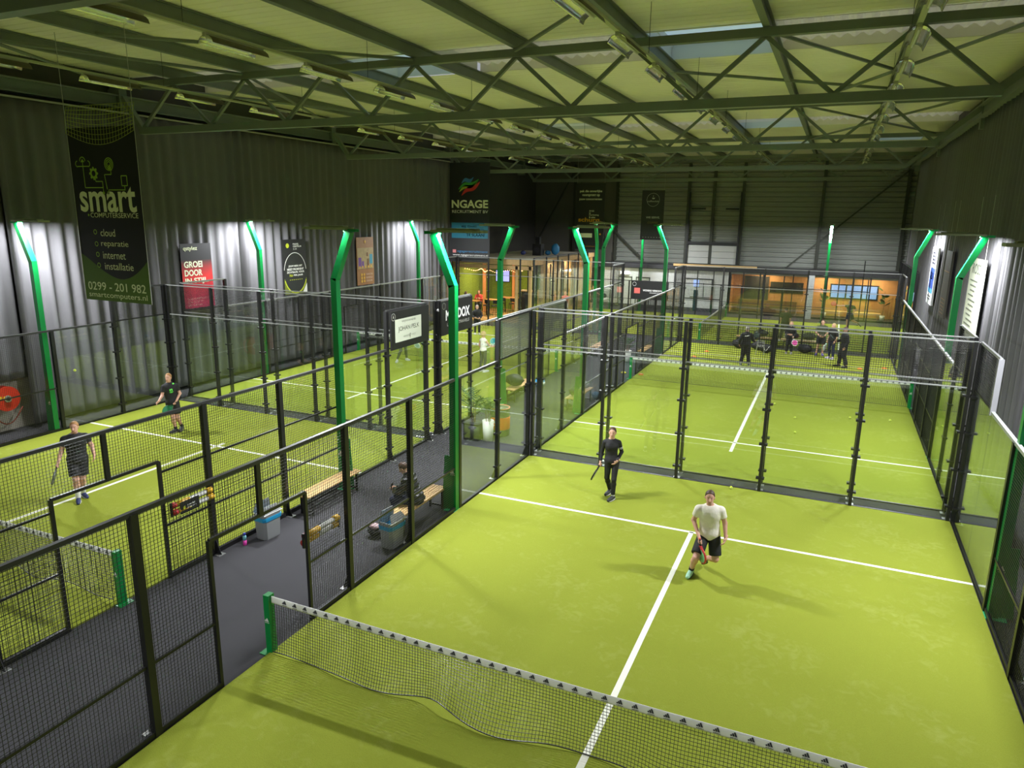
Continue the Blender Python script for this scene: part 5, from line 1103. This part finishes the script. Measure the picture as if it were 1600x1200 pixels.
        if socks:
            e = a+nrm(J['kn'+q]-a)*socks[1]; V, F = surf_net(lambda P: np.maximum(cone_d(P, a, e, .046*fat, .050*fat), np.maximum((P-e)@nrm(e-a), -((P-a)@nrm(e-a))-.03)), np.minimum(a, e)-.1, np.maximum(a, e)+.1, .011); out('sock', V, F, [socks[0]], root)
    # hair
    if hair:
        hm, st = hair
        def fh(P):
            d = ell_d(P, o(0, -.018, .034), B.hax, (.086, .104, .103)); cut = (P-o(0, .036, .072))@nrm(B.face*.86+B.hu*-.50)*-1; d = np.maximum(d, -cut*1.)
            d = np.maximum(d, -((P-o(0, -.02, -.055 if st != 'short' else -.035))@B.hu))
            if st == 'pony': d = smins([d, cone_d(P, o(0, -.11, .03), o(0, -.15, -.06), .028, .022), cone_d(P, o(0, -.15, -.06), o(0, -.13, -.19), .024, .010)], .02)
            if st == 'long':
                for q in (-1, 1): d = smin(d, cone_d(P, o(q*.065, -.02, .02), o(q*.075, -.03, -.16), .035, .025), .03)
                d = smin(d, cone_d(P, o(0, -.08, .0), o(0, -.09, -.17), .06, .04), .03)
            if st == 'curly': d = d-.022-.010*np.sin(P[:, 0]*90)*np.sin(P[:, 1]*90)*np.sin(P[:, 2]*90)
            return np.maximum(d, -ell_d(P, o(0, .075, -.03), B.hax, (.062, .07, .085)))
        V, F = surf_net(fh, hc-np.array([.2, .2, .3]), hc+.2, .008 if vox < .017 else .011)
        if len(V): out('hair', V, F, [hm], root)
    if cap:
        V, F = surf_net(lambda P: np.minimum(np.maximum(ell_d(P, o(0, -.012, .04), B.hax, (.090, .108, .10)), -((P-o(0, 0, .045))@B.hu)), ell_d(P, o(0, .12, .052), B.hax, (.065, .075, .010))), hc-.2, hc+.25, .008); out('cap', V, F, [cap], root)
    def world(p): return TW(np.array([np.array(p, float)*kids]))[0]
    return root, B, world, out
def racket(label, hand, head, nrmv, face_m, rim_m, grip_m=BLACK, group=None):
    """hand = grip centre, head = centre of the hitting face, world space"""
    hand = np.array(hand, float); d = nrm(np.array(head)-hand); n = np.array(nrmv, float); n = nrm(n-d*(n@d)); sx = np.cross(d, n); base = hand-d*.06
    t = thing('padel_racket', tuple(base), label, 'racket', group)
    mb = MB().tube([base, base+d*.135], .0165, 10); mk('grip', mb, grip_m, t, True); mk('end_cap', MB().tube([base-d*.012, base], .020, 10), rim_m, t)
    mk('throat', MB().bar(base+d*.13+sx*.01, base+d*.235+sx*.075, .022, .034, up=n).bar(base+d*.13-sx*.01, base+d*.235-sx*.075, .022, .034, up=n), rim_m, t)
    c = base+d*.325; k = 28; out_ = [(1.0*.128*cos(a)*(1-.08*sin(a)), .138*sin(a)) for a in np.linspace(0, 2*pi, k+1)[:-1]]
    fm = MB(); fm.prism([(x*.93, y*.93) for x, y in out_], c-n*.017, sx, d, .034 if np.cross(sx, d)@n > 0 else -.034); f = mk('face', fm, face_m, t)
    ho = MB()
    for i in range(-2, 3):
        for j in range(-2, 3):
            if i*i+j*j > 5: continue
            for sg in (-1, 1):
                q = c+sx*i*.034+d*(j*.034-.005)+n*sg*.0176; ho.poly([(.0065*cos(a), .0065*sin(a)) for a in np.linspace(0, 2*pi, 9)[:-1]], q, sx, d)
    mk('holes', ho, BLACK, f)['kind'] = 'stuff'
    rm = MB(); rm.tube([c+sx*x+d*y for x, y in out_], .019, 6, closed=True); mk('rim', rm, rim_m, t, True); return t
def std(over={}, **k):
    J = dict(pel=(0, 0, .95), neck=(0, 0, 1.47), head=(0, -.02, 1.615), shR=(-.185, 0, 1.41), shL=(.185, 0, 1.41), elR=(-.23, .03, 1.13), elL=(.23, .03, 1.13), wrR=(-.22, -.06, .89), wrL=(.22, -.06, .89), haR=(-.215, -.09, .80), haL=(.215, -.09, .80),
             hipR=(-.095, 0, .90), hipL=(.095, 0, .90), knR=(-.11, -.02, .50), knL=(.11, -.02, .50), anR=(-.12, .03, .09), anL=(.12, .03, .09), toeR=(-.14, -.13, .03), toeL=(.14, -.13, .03))
    J.update(over); return J
def cl(name, c, rough=.75): return mat(name, c, rough, noise=.12, nscale=14, bump=.35, bscale=22)
BLK = cl('cloth_black', (.012, .012, .014)); CREAM = cl('cloth_cream', (.84, .80, .70)); OLIVE = cl('cloth_olive', (.06, .07, .03)); NAVY = cl('cloth_navy', (.015, .02, .06)); GREYL = cl('cloth_greygreen', (.055, .065, .05)); WHT = cl('cloth_white', (.75, .74, .70)); PUFF = mat('puffer_black', (.012, .012, .013), .35)
HBR = mat('hair_brown', (.07, .035, .018), .55, noise=.4, nscale=40); HGI = mat('hair_ginger', (.40, .20, .07), .55, noise=.3, nscale=40); HBL = mat('hair_blond', (.48, .33, .15), .55, noise=.3, nscale=40); HDK = mat('hair_dark', (.02, .013, .01), .5, noise=.3, nscale=40); HGR = mat('hair_grey', (.35, .32, .28), .6)
SOCKW = mat('sock_white', (.8, .8, .77), .8); SOCKB = mat('sock_black', (.012, .012, .014), .8)
# player in white
J = dict(head=(.10, -.05, 1.585), neck=(.12, .02, 1.42), shR=(-.075, .0, 1.365), shL=(.31, .03, 1.375), elR=(-.15, .06, 1.075), wrR=(-.035, -.17, .87), haR=(-.005, -.24, .80), elL=(.395, .06, 1.09), wrL=(.425, -.08, .86), haL=(.40, -.15, .80), pel=(.14, .06, .87), hipR=(.045, .05, .80), hipL=(.235, .05, .80), knR=(-.06, -.27, .50), anR=(-.125, .03, .115), toeR=(-.175, -.15, .05), knL=(.28, -.04, .42), anL=(.11, .32, .24), toeL=(.08, .43, .10))
G = (.41, 5.06, .02)
r, B, wd, out = person('person in a cream t-shirt and black shorts lunging forward with a racket', G, .136, J, dict(name='t_shirt', m=CREAM, sleeve=.62, hem=-.10, g=.016, loose=.012), dict(name='shorts', m=BLK, k=.82, flare=.03, g=.016), (HBR, 'short'), 1.03, skin=SKIN2, shoes=((.42, .75, .55), (.05, .06, .06)), socks=(SOCKB, .09), grip={'R': (.12, .05, -.7)}, vox=.012, face=(0, -1, -.1))
racket('padel racket with red throat and mint green face in the lunging player\'s hand', wd(J['haR']), wd((.06, -.22, .42)), (.6, .5, 0), mat('racket_mint', (.25, .75, .42), .3), mat('racket_red', (.6, .06, .06), .3))
# woman in black
J = dict(head=(-.03, .0, 1.60), neck=(-.04, .05, 1.45), shR=(-.20, .05, 1.40), shL=(.13, .06, 1.40), elR=(-.245, .08, 1.13), wrR=(-.275, .02, .905), haR=(-.278, -.02, .83), elL=(.20, .10, 1.13), wrL=(.11, -.06, .955), haL=(.04, -.12, .89), pel=(-.012, .04, .93), hipR=(-.095, .04, .88), hipL=(.075, .04, .88), knR=(-.11, .06, .49), anR=(-.03, .33, .10), toeR=(-.10, .20, .03), knL=(.05, -.06, .50), anL=(.045, -.04, .09), toeL=(-.04, -.19, .03))
G = (-2.10, 7.98, .02)
r, B, wd, out = person('person in a black zip top and leggings walking with a racket by the glass wall', G, .269, J, dict(name='zip_jacket', m=BLK, sleeve=2, hem=-.06, g=.010, neckline=.004), dict(name='leggings', m=BLK, k=1.93, flare=0., g=.006), (HBR, 'pony'), .92, True, skin=SKIN, shoes=((.035, .035, .04), (.75, .75, .75)), socks=(SOCKW, .05), grip={'R': (-.35, -.2, -.8)}, vox=.012, face=(-.15, -1, -.08))
racket('black and white padel racket carried low by the person in the black zip top', wd(J['haR']), wd((-.42, -.12, .58)), (.96, .27, .1), mat('racket_white', (.45, .5, .45), .3), BLACK)
jk = [c for c in r.children if c.name.startswith('zip_jacket')][0]; sa, sb = B.J['shL'], B.J['elL']; sm = sa+(sb-sa)*.62; sd_ = nrm(sb-sa)
V, F = surf_net(lambda P: np.maximum(np.abs(np.abs((P-sm)@sd_)-.014)-.006, B.arm(P, 'L', .015)), sm-.12, sm+.12, .004); out('sleeve_stripes', V, F, [PRWHITE], jk)
# man in black by the hose reel court gate
J = dict(head=(.05, -.02, 1.72), neck=(.035, .04, 1.56), shR=(-.165, .02, 1.50), shL=(.235, .05, 1.50), elR=(-.245, .02, 1.21), wrR=(-.335, -.10, .995), haR=(-.36, -.15, .93), elL=(.335, .07, 1.235), wrL=(.36, -.05, 1.03), haL=(.35, -.10, .95), pel=(.035, .04, .98), hipR=(-.06, .04, .92), hipL=(.125, .04, .92), knR=(-.05, -.08, .53), anR=(-.048, -.05, .10), toeR=(-.06, -.21, .03), knL=(.08, .0, .52), anL=(.06, .25, .10), toeL=(.11, .10, .03))
G = (-12.91, 2.61, .02)
r, B, wd, out = person('stocky person in a black t-shirt and shorts walking towards the hose reel court gate', G, .988, J, dict(name='t_shirt', m=BLK, sleeve=.62, hem=-.12, g=.016, loose=.014), dict(name='shorts', m=BLK, k=.80, flare=.03, g=.018), (HGI, 'short'), 1.16, skin=SKIN2, shoes=((.03, .04, .14), (.8, .8, .8)), socks=(SOCKW, .17), grip={'R': (-.3, -.3, -.6)}, vox=.013, face=(-.35, -1, -.15))
racket('dark padel racket hanging from the stocky person\'s hand', wd(J['haR']), wd((-.46, -.27, .67)), (.55, .83, .1), mat('racket_graphite', (.05, .08, .06), .3), mat('racket_grey', (.12, .13, .12), .3))
# man with green print
J = dict(head=(-.095, -.02, 1.68), neck=(-.10, .03, 1.53), shR=(-.24, -.02, 1.46), shL=(.09, .06, 1.45), elR=(-.30, -.08, 1.18), wrR=(-.40, -.25, 1.06), haR=(-.45, -.31, 1.03), elL=(.175, .06, 1.17), wrL=(.05, -.15, .99), haL=(.005, -.21, .94), pel=(-.05, .03, .94), hipR=(-.13, .02, .89), hipL=(.04, .03, .89), knR=(-.07, -.05, .48), anR=(-.03, .10, .10), toeR=(-.17, -.02, .03), knL=(.055, .0, .47), anL=(.14, .22, .14), toeL=(.10, .10, .04))
G = (-15.18, 7.25, .02)
r, B, wd, out = person('person in a black t-shirt with a green print waiting near the curtain', G, .872, J, dict(name='t_shirt', m=BLK, sleeve=.66, hem=-.10, g=.014, loose=.012), dict(name='shorts', m=BLK, k=.72, flare=.03, g=.016), (HGI, 'short'), 1.0, skin=SKIN2, shoes=((.03, .03, .03), (.12, .12, .12)), socks=(SOCKB, .1), grip={'L': (-.7, .1, -.5)}, vox=.013, face=(-.5, -1, -.05))
racket('green padel racket held in front by the person with the green print', wd(J['haL']), wd((-.24, -.24, .74)), (.1, -1, .25), mat('racket_green', (.02, .17, .07), .3), mat('racket_dgreen', (.02, .12, .05), .3))
GP = mat('print_neon', (.16, .85, .10), .6)
def chest_print(B, out, r, shapes, m, name='shirt_print'):
    """flat print wrapped on the chest: list of (x, z, rx, rz) ellipses relative to the chest centre"""
    L = np.linalg.norm(B.J['neck']-B.J['pel']); c = B.J['pel']+B.up*L*.66
    def f(P):
        q = P-c; x = q@B.rt; z = q@B.up; d = np.min([np.maximum(abs(x-a)/w, abs(z-b)/h)-1 if w < 0 else (((x-a)/w)**2+((z-b)/h)**2)-1 for a, b, w, h in shapes], axis=0)
        return np.maximum(np.maximum(B.torso(P, .034), d*.02), -(q@B.fw))
    V, F = surf_net(f, c-.25, c+.25, .006); out(name, V, F, [m], r)
chest_print(B, out, r, [(-.03, .0, .02, .035), (.02, .0, .018, .035), (-.005, .02, .035, .012), (.0, -.06, .06, .012), (-.01, -.085, .045, .006), (.10, .16, .035, .02)], GP)
# seated person in the puffer jacket on the bench
J = dict(pel=(.0, .06, .56), neck=(0, -.16, 1.08), head=(0, -.25, 1.21), shR=(-.17, -.13, 1.02), shL=(.17, -.13, 1.02), elR=(-.22, -.26, .76), elL=(.22, -.26, .76), wrR=(-.06, -.43, .72), wrL=(.06, -.43, .72), haR=(-.03, -.49, .74), haL=(.03, -.49, .74), hipR=(-.09, .0, .55), hipL=(.09, .0, .55), knR=(-.13, -.42, .54), knL=(.13, -.42, .54), anR=(-.13, -.40, .10), anL=(.13, -.42, .10), toeR=(-.15, -.56, .03), toeL=(.15, -.58, .03))
r, B, wd, out = person('seated person in a black puffer jacket bent over a phone on the pine bench', (-5.50, 4.86, 0), -1.45, J, dict(name='puffer_jacket', m=PUFF, sleeve=2, hem=-.10, g=.035, puffy=True, collar=PUFF), dict(name='trousers', m=NAVY, k=1.9, flare=.01, g=.02), (HBR, 'short'), 1.05, skin=SKIN, shoes=((.02, .02, .025), (.6, .6, .6)), vox=.014, face=(0, -1, -.75))
p = wd((0, -.52, .77)); single('phone', MB().box(p[0]-.005, p[0]+.005, p[1]-.04, p[1]+.04, p[2]-.075, p[2]+.075), BLACK, 'dark phone held by the seated person', 'phone')
# players on the café court
J = std(dict(shL=(.18, -.02, 1.41), elL=(.27, -.1, 1.18), wrL=(.34, -.28, 1.16), haL=(.38, -.36, 1.17), elR=(-.24, .02, 1.14), wrR=(-.24, -.12, .93), haR=(-.23, -.18, .86)))
r, B, wd, out = person('person in a white top and grey leggings holding up a teal racket, seen from behind', (-10.9, 19.05, .02), pi-.35, dict(J, elL=(.25, .0, 1.13), wrL=(.22, -.12, .92), haL=(.21, -.18, .85), elR=(-.27, -.1, 1.18), wrR=(-.36, -.22, 1.12), haR=(-.42, -.27, 1.14)), dict(name='vest_top', m=WHT, sleeve=.03, hem=-.04, g=.010), dict(name='leggings', m=GREYL, k=1.92, flare=0, g=.006), (HBL, 'curly'), .92, True, skin=SKIN, shoes=((.75, .75, .75), (.8, .8, .8)), grip={'R': (.5, -.1, .5)}, vox=.016, kids=.97)
racket('teal padel racket raised by the person in the white top', wd((-.42, -.27, 1.14)), wd((-.22, -.36, 1.36)), (.2, -1, 0), mat('racket_teal', (.04, .35, .42), .3), mat('racket_pale', (.5, .7, .6), .3))
r, B, wd, out = person('person striding in grey leggings, half hidden behind the JOHAN PELK sign', (-15.0, 19.3, .02), .9, std(dict(knR=(-.16, -.18, .52), anR=(-.28, -.02, .11), toeR=(-.36, -.14, .03), knL=(.15, .02, .50), anL=(.24, .2, .10), toeL=(.3, .05, .03), wrL=(.34, -.2, .96), haL=(.38, -.26, .92))), dict(name='t_shirt', m=GREYL, sleeve=.6, hem=-.1, g=.014), dict(name='leggings', m=GREYL, k=1.9, flare=0, g=.008), (HBR, 'pony'), .95, True, shoes=((.5, .5, .5), (.8, .8, .8)), grip={'L': (.5, -.2, -.5)}, vox=.016)
racket('pale padel racket below the JOHAN PELK sign', wd((.38, -.26, .92)), wd((.60, -.38, .70)), (.3, 1, 0), mat('racket_pale', (.5, .7, .6), .3), WHITE)
r, B, wd, out = person('person in a black jacket and trousers standing before the café floor', (-15.45, 27.5, .02), .5, std(dict(elR=(-.27, -.02, 1.12), wrR=(-.15, -.2, 1.02), haR=(-.08, -.24, 1.0), elL=(.27, -.02, 1.12), wrL=(.16, -.2, 1.0), haL=(.1, -.25, .98))), dict(name='jacket', m=BLK, sleeve=2, hem=-.1, g=.02, collar=BLK), dict(name='trousers', m=BLK, k=1.9, flare=.015, g=.015), (HGR, 'short'), .98, shoes=((.6, .6, .6), (.8, .8, .8)), vox=.018, kids=.93)
# coaching group
J = std(dict(elL=(.27, -.06, 1.14), wrL=(.33, -.26, 1.06), haL=(.37, -.33, 1.07), elR=(-.29, .05, 1.14), wrR=(-.30, -.06, .92), haR=(-.29, -.1, .84), anR=(-.17, .03, .09), toeR=(-.2, -.13, .03), anL=(.17, .03, .09), toeL=(.2, -.13, .03)))
def mirror(J): return {k[:-1]+('L' if k[-1] == 'R' else 'R') if k[:-1] in ('sh', 'el', 'wr', 'ha', 'hip', 'kn', 'an', 'toe') else k: (-v[0], v[1], v[2]) for k, v in J.items()}
Jm = mirror(J)
r, B, wd, out = person('coach with grey hair in a black jacket with white back lettering, seen from behind', (-1.12, 25.73, .02), pi+.12, Jm, dict(name='track_jacket', m=BLK, sleeve=2, hem=-.08, g=.022, collar=BLK), dict(name='track_trousers', m=BLK, k=1.9, flare=.02, g=.02), (HGR, 'short'), 1.06, skin=SKIN2, shoes=((.08, .09, .06), (.2, .2, .2)), socks=(SOCKW, .08), grip={'R': (-.2, -.3, .6)}, vox=.016, kids=1.0)
racket('black padel racket in the grey haired coach\'s hand', wd(Jm['haR']), wd((-.42, -.40, 1.34)), (.4, 1, .2), mat('racket_graphite', (.05, .08, .06), .3), BLACK)
def back_print(B, out, r, shapes, m):
    L = np.linalg.norm(B.J['neck']-B.J['pel']); c = B.J['pel']+B.up*L*.72
    f = lambda P: np.maximum(np.maximum(B.torso(P, .034), .02*np.min([((((P-c)@B.rt-a)/w)**2+(((P-c)@B.up-b)/h)**2)-1 for a, b, w, h in shapes], axis=0)), (P-c)@B.fw)
    V, F = surf_net(f, c-.25, c+.25, .006); out('back_print', V, F, [m], r)
back_print(B, out, r, [(-.06, .035, .05, .014), (.02, .015, .07, .014), (.06, -.01, .06, .012)], PRWHITE)
r, B, wd, out = person('fair haired girl in black tracksuit standing with a pink racket', (.5, 29.69, .02), .05, std(dict(elR=(-.25, -.02, 1.15), wrR=(-.08, -.2, 1.08), haR=(0, -.22, 1.08), elL=(.26, -.02, 1.12), wrL=(.16, -.2, .98), haL=(.14, -.25, .92))), dict(name='track_jacket', m=BLK, sleeve=2, hem=-.12, g=.022, collar=BLK), dict(name='track_trousers', m=BLK, k=1.9, flare=.02, g=.018), (HBL, 'long'), .9, True, shoes=((.35, .33, .35), (.8, .8, .8)), grip={'L': (.1, -.1, -.8)}, vox=.016, kids=.90)
racket('pink and white padel racket held by the fair haired girl', wd((.14, -.25, .92)), wd((.24, -.30, .68)), (.2, -1, .3), mat('racket_pink', (.75, .05, .35), .3), WHITE)
Jb = std(dict(elR=(-.26, -.02, 1.12), wrR=(-.1, -.2, .98), haR=(-.03, -.24, .96), elL=(.25, -.02, 1.12), wrL=(.1, -.2, .98), haL=(.03, -.25, .95), anR=(-.15, .03, .09), toeR=(-.2, -.12, .03)))
r, B, wd, out = person('boy in an olive t-shirt and black shorts with hands clasped', (1.89, 29.88, .02), .1, Jb, dict(name='t_shirt', m=OLIVE, sleeve=.7, hem=-.08, g=.022, loose=.01), dict(name='shorts', m=BLK, k=.8, flare=.04, g=.02), (HBR, 'short'), .9, skin=SKIN, shoes=((.16, .12, .45), (.75, .75, .8)), vox=.016, face=(-.2, -1, -.1))
r, B, wd, out = person('blond person in a black top and navy leggings turned towards the boy', (2.38, 29.2, .02), -.7, std(dict(elL=(.24, .02, 1.12), wrL=(.22, -.08, .9), haL=(.21, -.12, .82))), dict(name='top', m=BLK, sleeve=.98, hem=-.1, g=.018), dict(name='leggings', m=NAVY, k=1.92, flare=0, g=.008), (HBL, 'long'), .95, True, shoes=((.55, .5, .65), (.8, .8, .8)), grip={'R': (-.1, -.1, -.8)}, vox=.016, kids=.97)
racket('speckled white padel racket hanging beside the blond person', wd((-.215, -.09, .80)), wd((-.26, -.16, .54)), (.8, -.4, .2), mat('racket_speckle', (.6, .55, .6), .4, noise=.7, nscale=30), mat('racket_pale', (.5, .7, .6), .3))
Jc = std(dict(elR=(-.25, -.02, 1.13), wrR=(-.22, -.24, 1.08), haR=(-.22, -.31, 1.09), anL=(.2, .08, .09), toeL=(.24, -.08, .03), knR=(-.1, -.1, .5), anR=(-.14, -.08, .09), toeR=(-.17, -.25, .03)))
r, B, wd, out = person('coach in black tracksuit and dark cap holding a racket before the group', (2.87, 27.36, .02), -1.15, Jc, dict(name='track_jacket', m=BLK, sleeve=2, hem=-.1, g=.024, collar=BLK), dict(name='track_trousers', m=BLK, k=1.92, flare=.02, g=.022), (HGI, 'short'), 1.06, skin=SKIN2, shoes=((.02, .02, .02), (.05, .05, .05)), grip={'R': (0, -.35, .5)}, cap=mat('cap_dark', (.06, .025, .02), .7), vox=.016, kids=1.03)
racket('dark padel racket pointed forward by the coach in the cap', wd((-.22, -.31, 1.09)), wd((-.23, -.50, 1.31)), (1, 0, .2), mat('racket_graphite', (.05, .08, .06), .3), BLACK)
# crosswise court
r, B, wd, out = person('person in dark olive shirt and trousers on the crosswise court, back to the group', (0., 33.6, .02), pi+.1, std(dict(wrL=(.28, -.02, .88), haL=(.29, -.04, .8), anR=(-.2, .03, .09), toeR=(-.22, -.1, .03), anL=(.2, .03, .09), toeL=(.22, -.1, .03))), dict(name='polo_shirt', m=OLIVE, sleeve=.75, hem=-.12, g=.026), dict(name='trousers', m=OLIVE, k=1.9, flare=.02, g=.022), (HBR, 'short'), 1.1, shoes=((.6, .6, .55), (.7, .7, .7)), grip={'R': (-.2, -.2, -.6)}, vox=.018, kids=1.04)
racket('pale padel racket by the leg of the olive dressed player', wd((-.215, -.09, .80)), wd((-.42, -.25, .60)), (.3, 1, 0), mat('racket_pale', (.5, .7, .6), .3), WHITE)
r, B, wd, out = person('player in a dark shirt leaping with an outstretched arm on the crosswise court', (3.25, 39.9, .02), -.5, std(dict(neck=(-.02, -.08, 1.47), head=(-.03, -.12, 1.61), elR=(-.42, -.1, 1.38), wrR=(-.66, -.15, 1.36), haR=(-.74, -.17, 1.37), elL=(.28, .1, 1.15), wrL=(.12, -.05, 1.0), haL=(.07, -.1, .97), knL=(.16, .12, .52), anL=(.34, .45, .38), toeL=(.42, .5, .25))), dict(name='t_shirt', m=OLIVE, sleeve=.6, hem=-.08, g=.018), dict(name='shorts', m=NAVY, k=.75, flare=.03, g=.016), (HBL, 'short'), 1.0, shoes=((.1, .1, .1), (.5, .5, .5)), grip={'R': (-.7, 0, .15)}, vox=.018, kids=1.0)
racket('coral padel racket in the leaping player\'s hand', wd((-.74, -.17, 1.37)), wd((-1.02, -.18, 1.47)), (0, -1, .4), mat('racket_coral', (.75, .22, .15), .3), mat('racket_red', (.6, .06, .06), .3))
r, B, wd, out = person('player in dark shorts crouched with a racket near the white wall', (-13.0, 40.5, .02), .6, std(dict(elL=(.3, -.1, 1.2), wrL=(.42, -.25, 1.15), haL=(.48, -.3, 1.16))), dict(name='t_shirt', m=GREYL, sleeve=.6, hem=-.08, g=.018), dict(name='shorts', m=BLK, k=.8, flare=.03, g=.016), (HBR, 'short'), 1.0, shoes=((.7, .7, .7), (.8, .8, .8)), grip={'L': (.6, -.1, -.2)}, vox=.02)
racket('dark padel racket of the player near the white wall', wd((.48, -.3, 1.16)), wd((.76, -.34, 1.06)), (0, -1, .3), mat('racket_graphite', (.05, .08, .06), .3), BLACK)
r, B, wd, out = person('player in a pinkish red top at the café end of the crosswise court', (-13.6, 36.5, .02), .4, std(), dict(name='t_shirt', m=cl('cloth_coral', (.6, .12, .12)), sleeve=.6, hem=-.1, g=.018), dict(name='shorts', m=WHT, k=.7, flare=.03, g=.016), (HBL, 'short'), .95, shoes=((.8, .8, .8), (.8, .8, .8)), vox=.02, kids=.95)
# café guests
Js = dict(pel=(0, .05, .86), neck=(0, -.02, 1.36), head=(0, -.06, 1.50), shR=(-.18, -.02, 1.31), shL=(.18, -.02, 1.31), elR=(-.23, -.14, 1.06), elL=(.23, -.14, 1.06), wrR=(-.12, -.34, 1.12), wrL=(.12, -.34, 1.12), haR=(-.08, -.41, 1.14), haL=(.08, -.41, 1.14), hipR=(-.09, 0, .82), hipL=(.09, 0, .82), knR=(-.13, -.38, .74), knL=(.13, -.38, .74), anR=(-.13, -.30, .36), anL=(.13, -.30, .36), toeR=(-.14, -.44, .30), toeL=(.14, -.44, .30))
person('seated guest in an olive jumper at the café table', (-19.1, 33.05, .06), pi-.4, Js, dict(name='jumper', m=OLIVE, sleeve=2, hem=-.1, g=.022), dict(name='trousers', m=GREYL, k=1.9, flare=.01, g=.016), (HBR, 'long'), 1., True, shoes=((.6, .6, .6), (.7, .7, .7)), vox=.018)
stool(-19.1, 33.05, 'black bar stool under the guest in the olive jumper')
person('seated guest in a red top facing across the café table', (-18.75, 34.3, .06), .3, Js, dict(name='top', m=cl('cloth_red', (.5, .04, .03)), sleeve=2, hem=-.1, g=.02), dict(name='trousers', m=BLK, k=1.9, flare=.01, g=.016), (HBR, 'long'), .95, True, vox=.02)
stool(-18.75, 34.3, 'black bar stool under the guest in the red top')
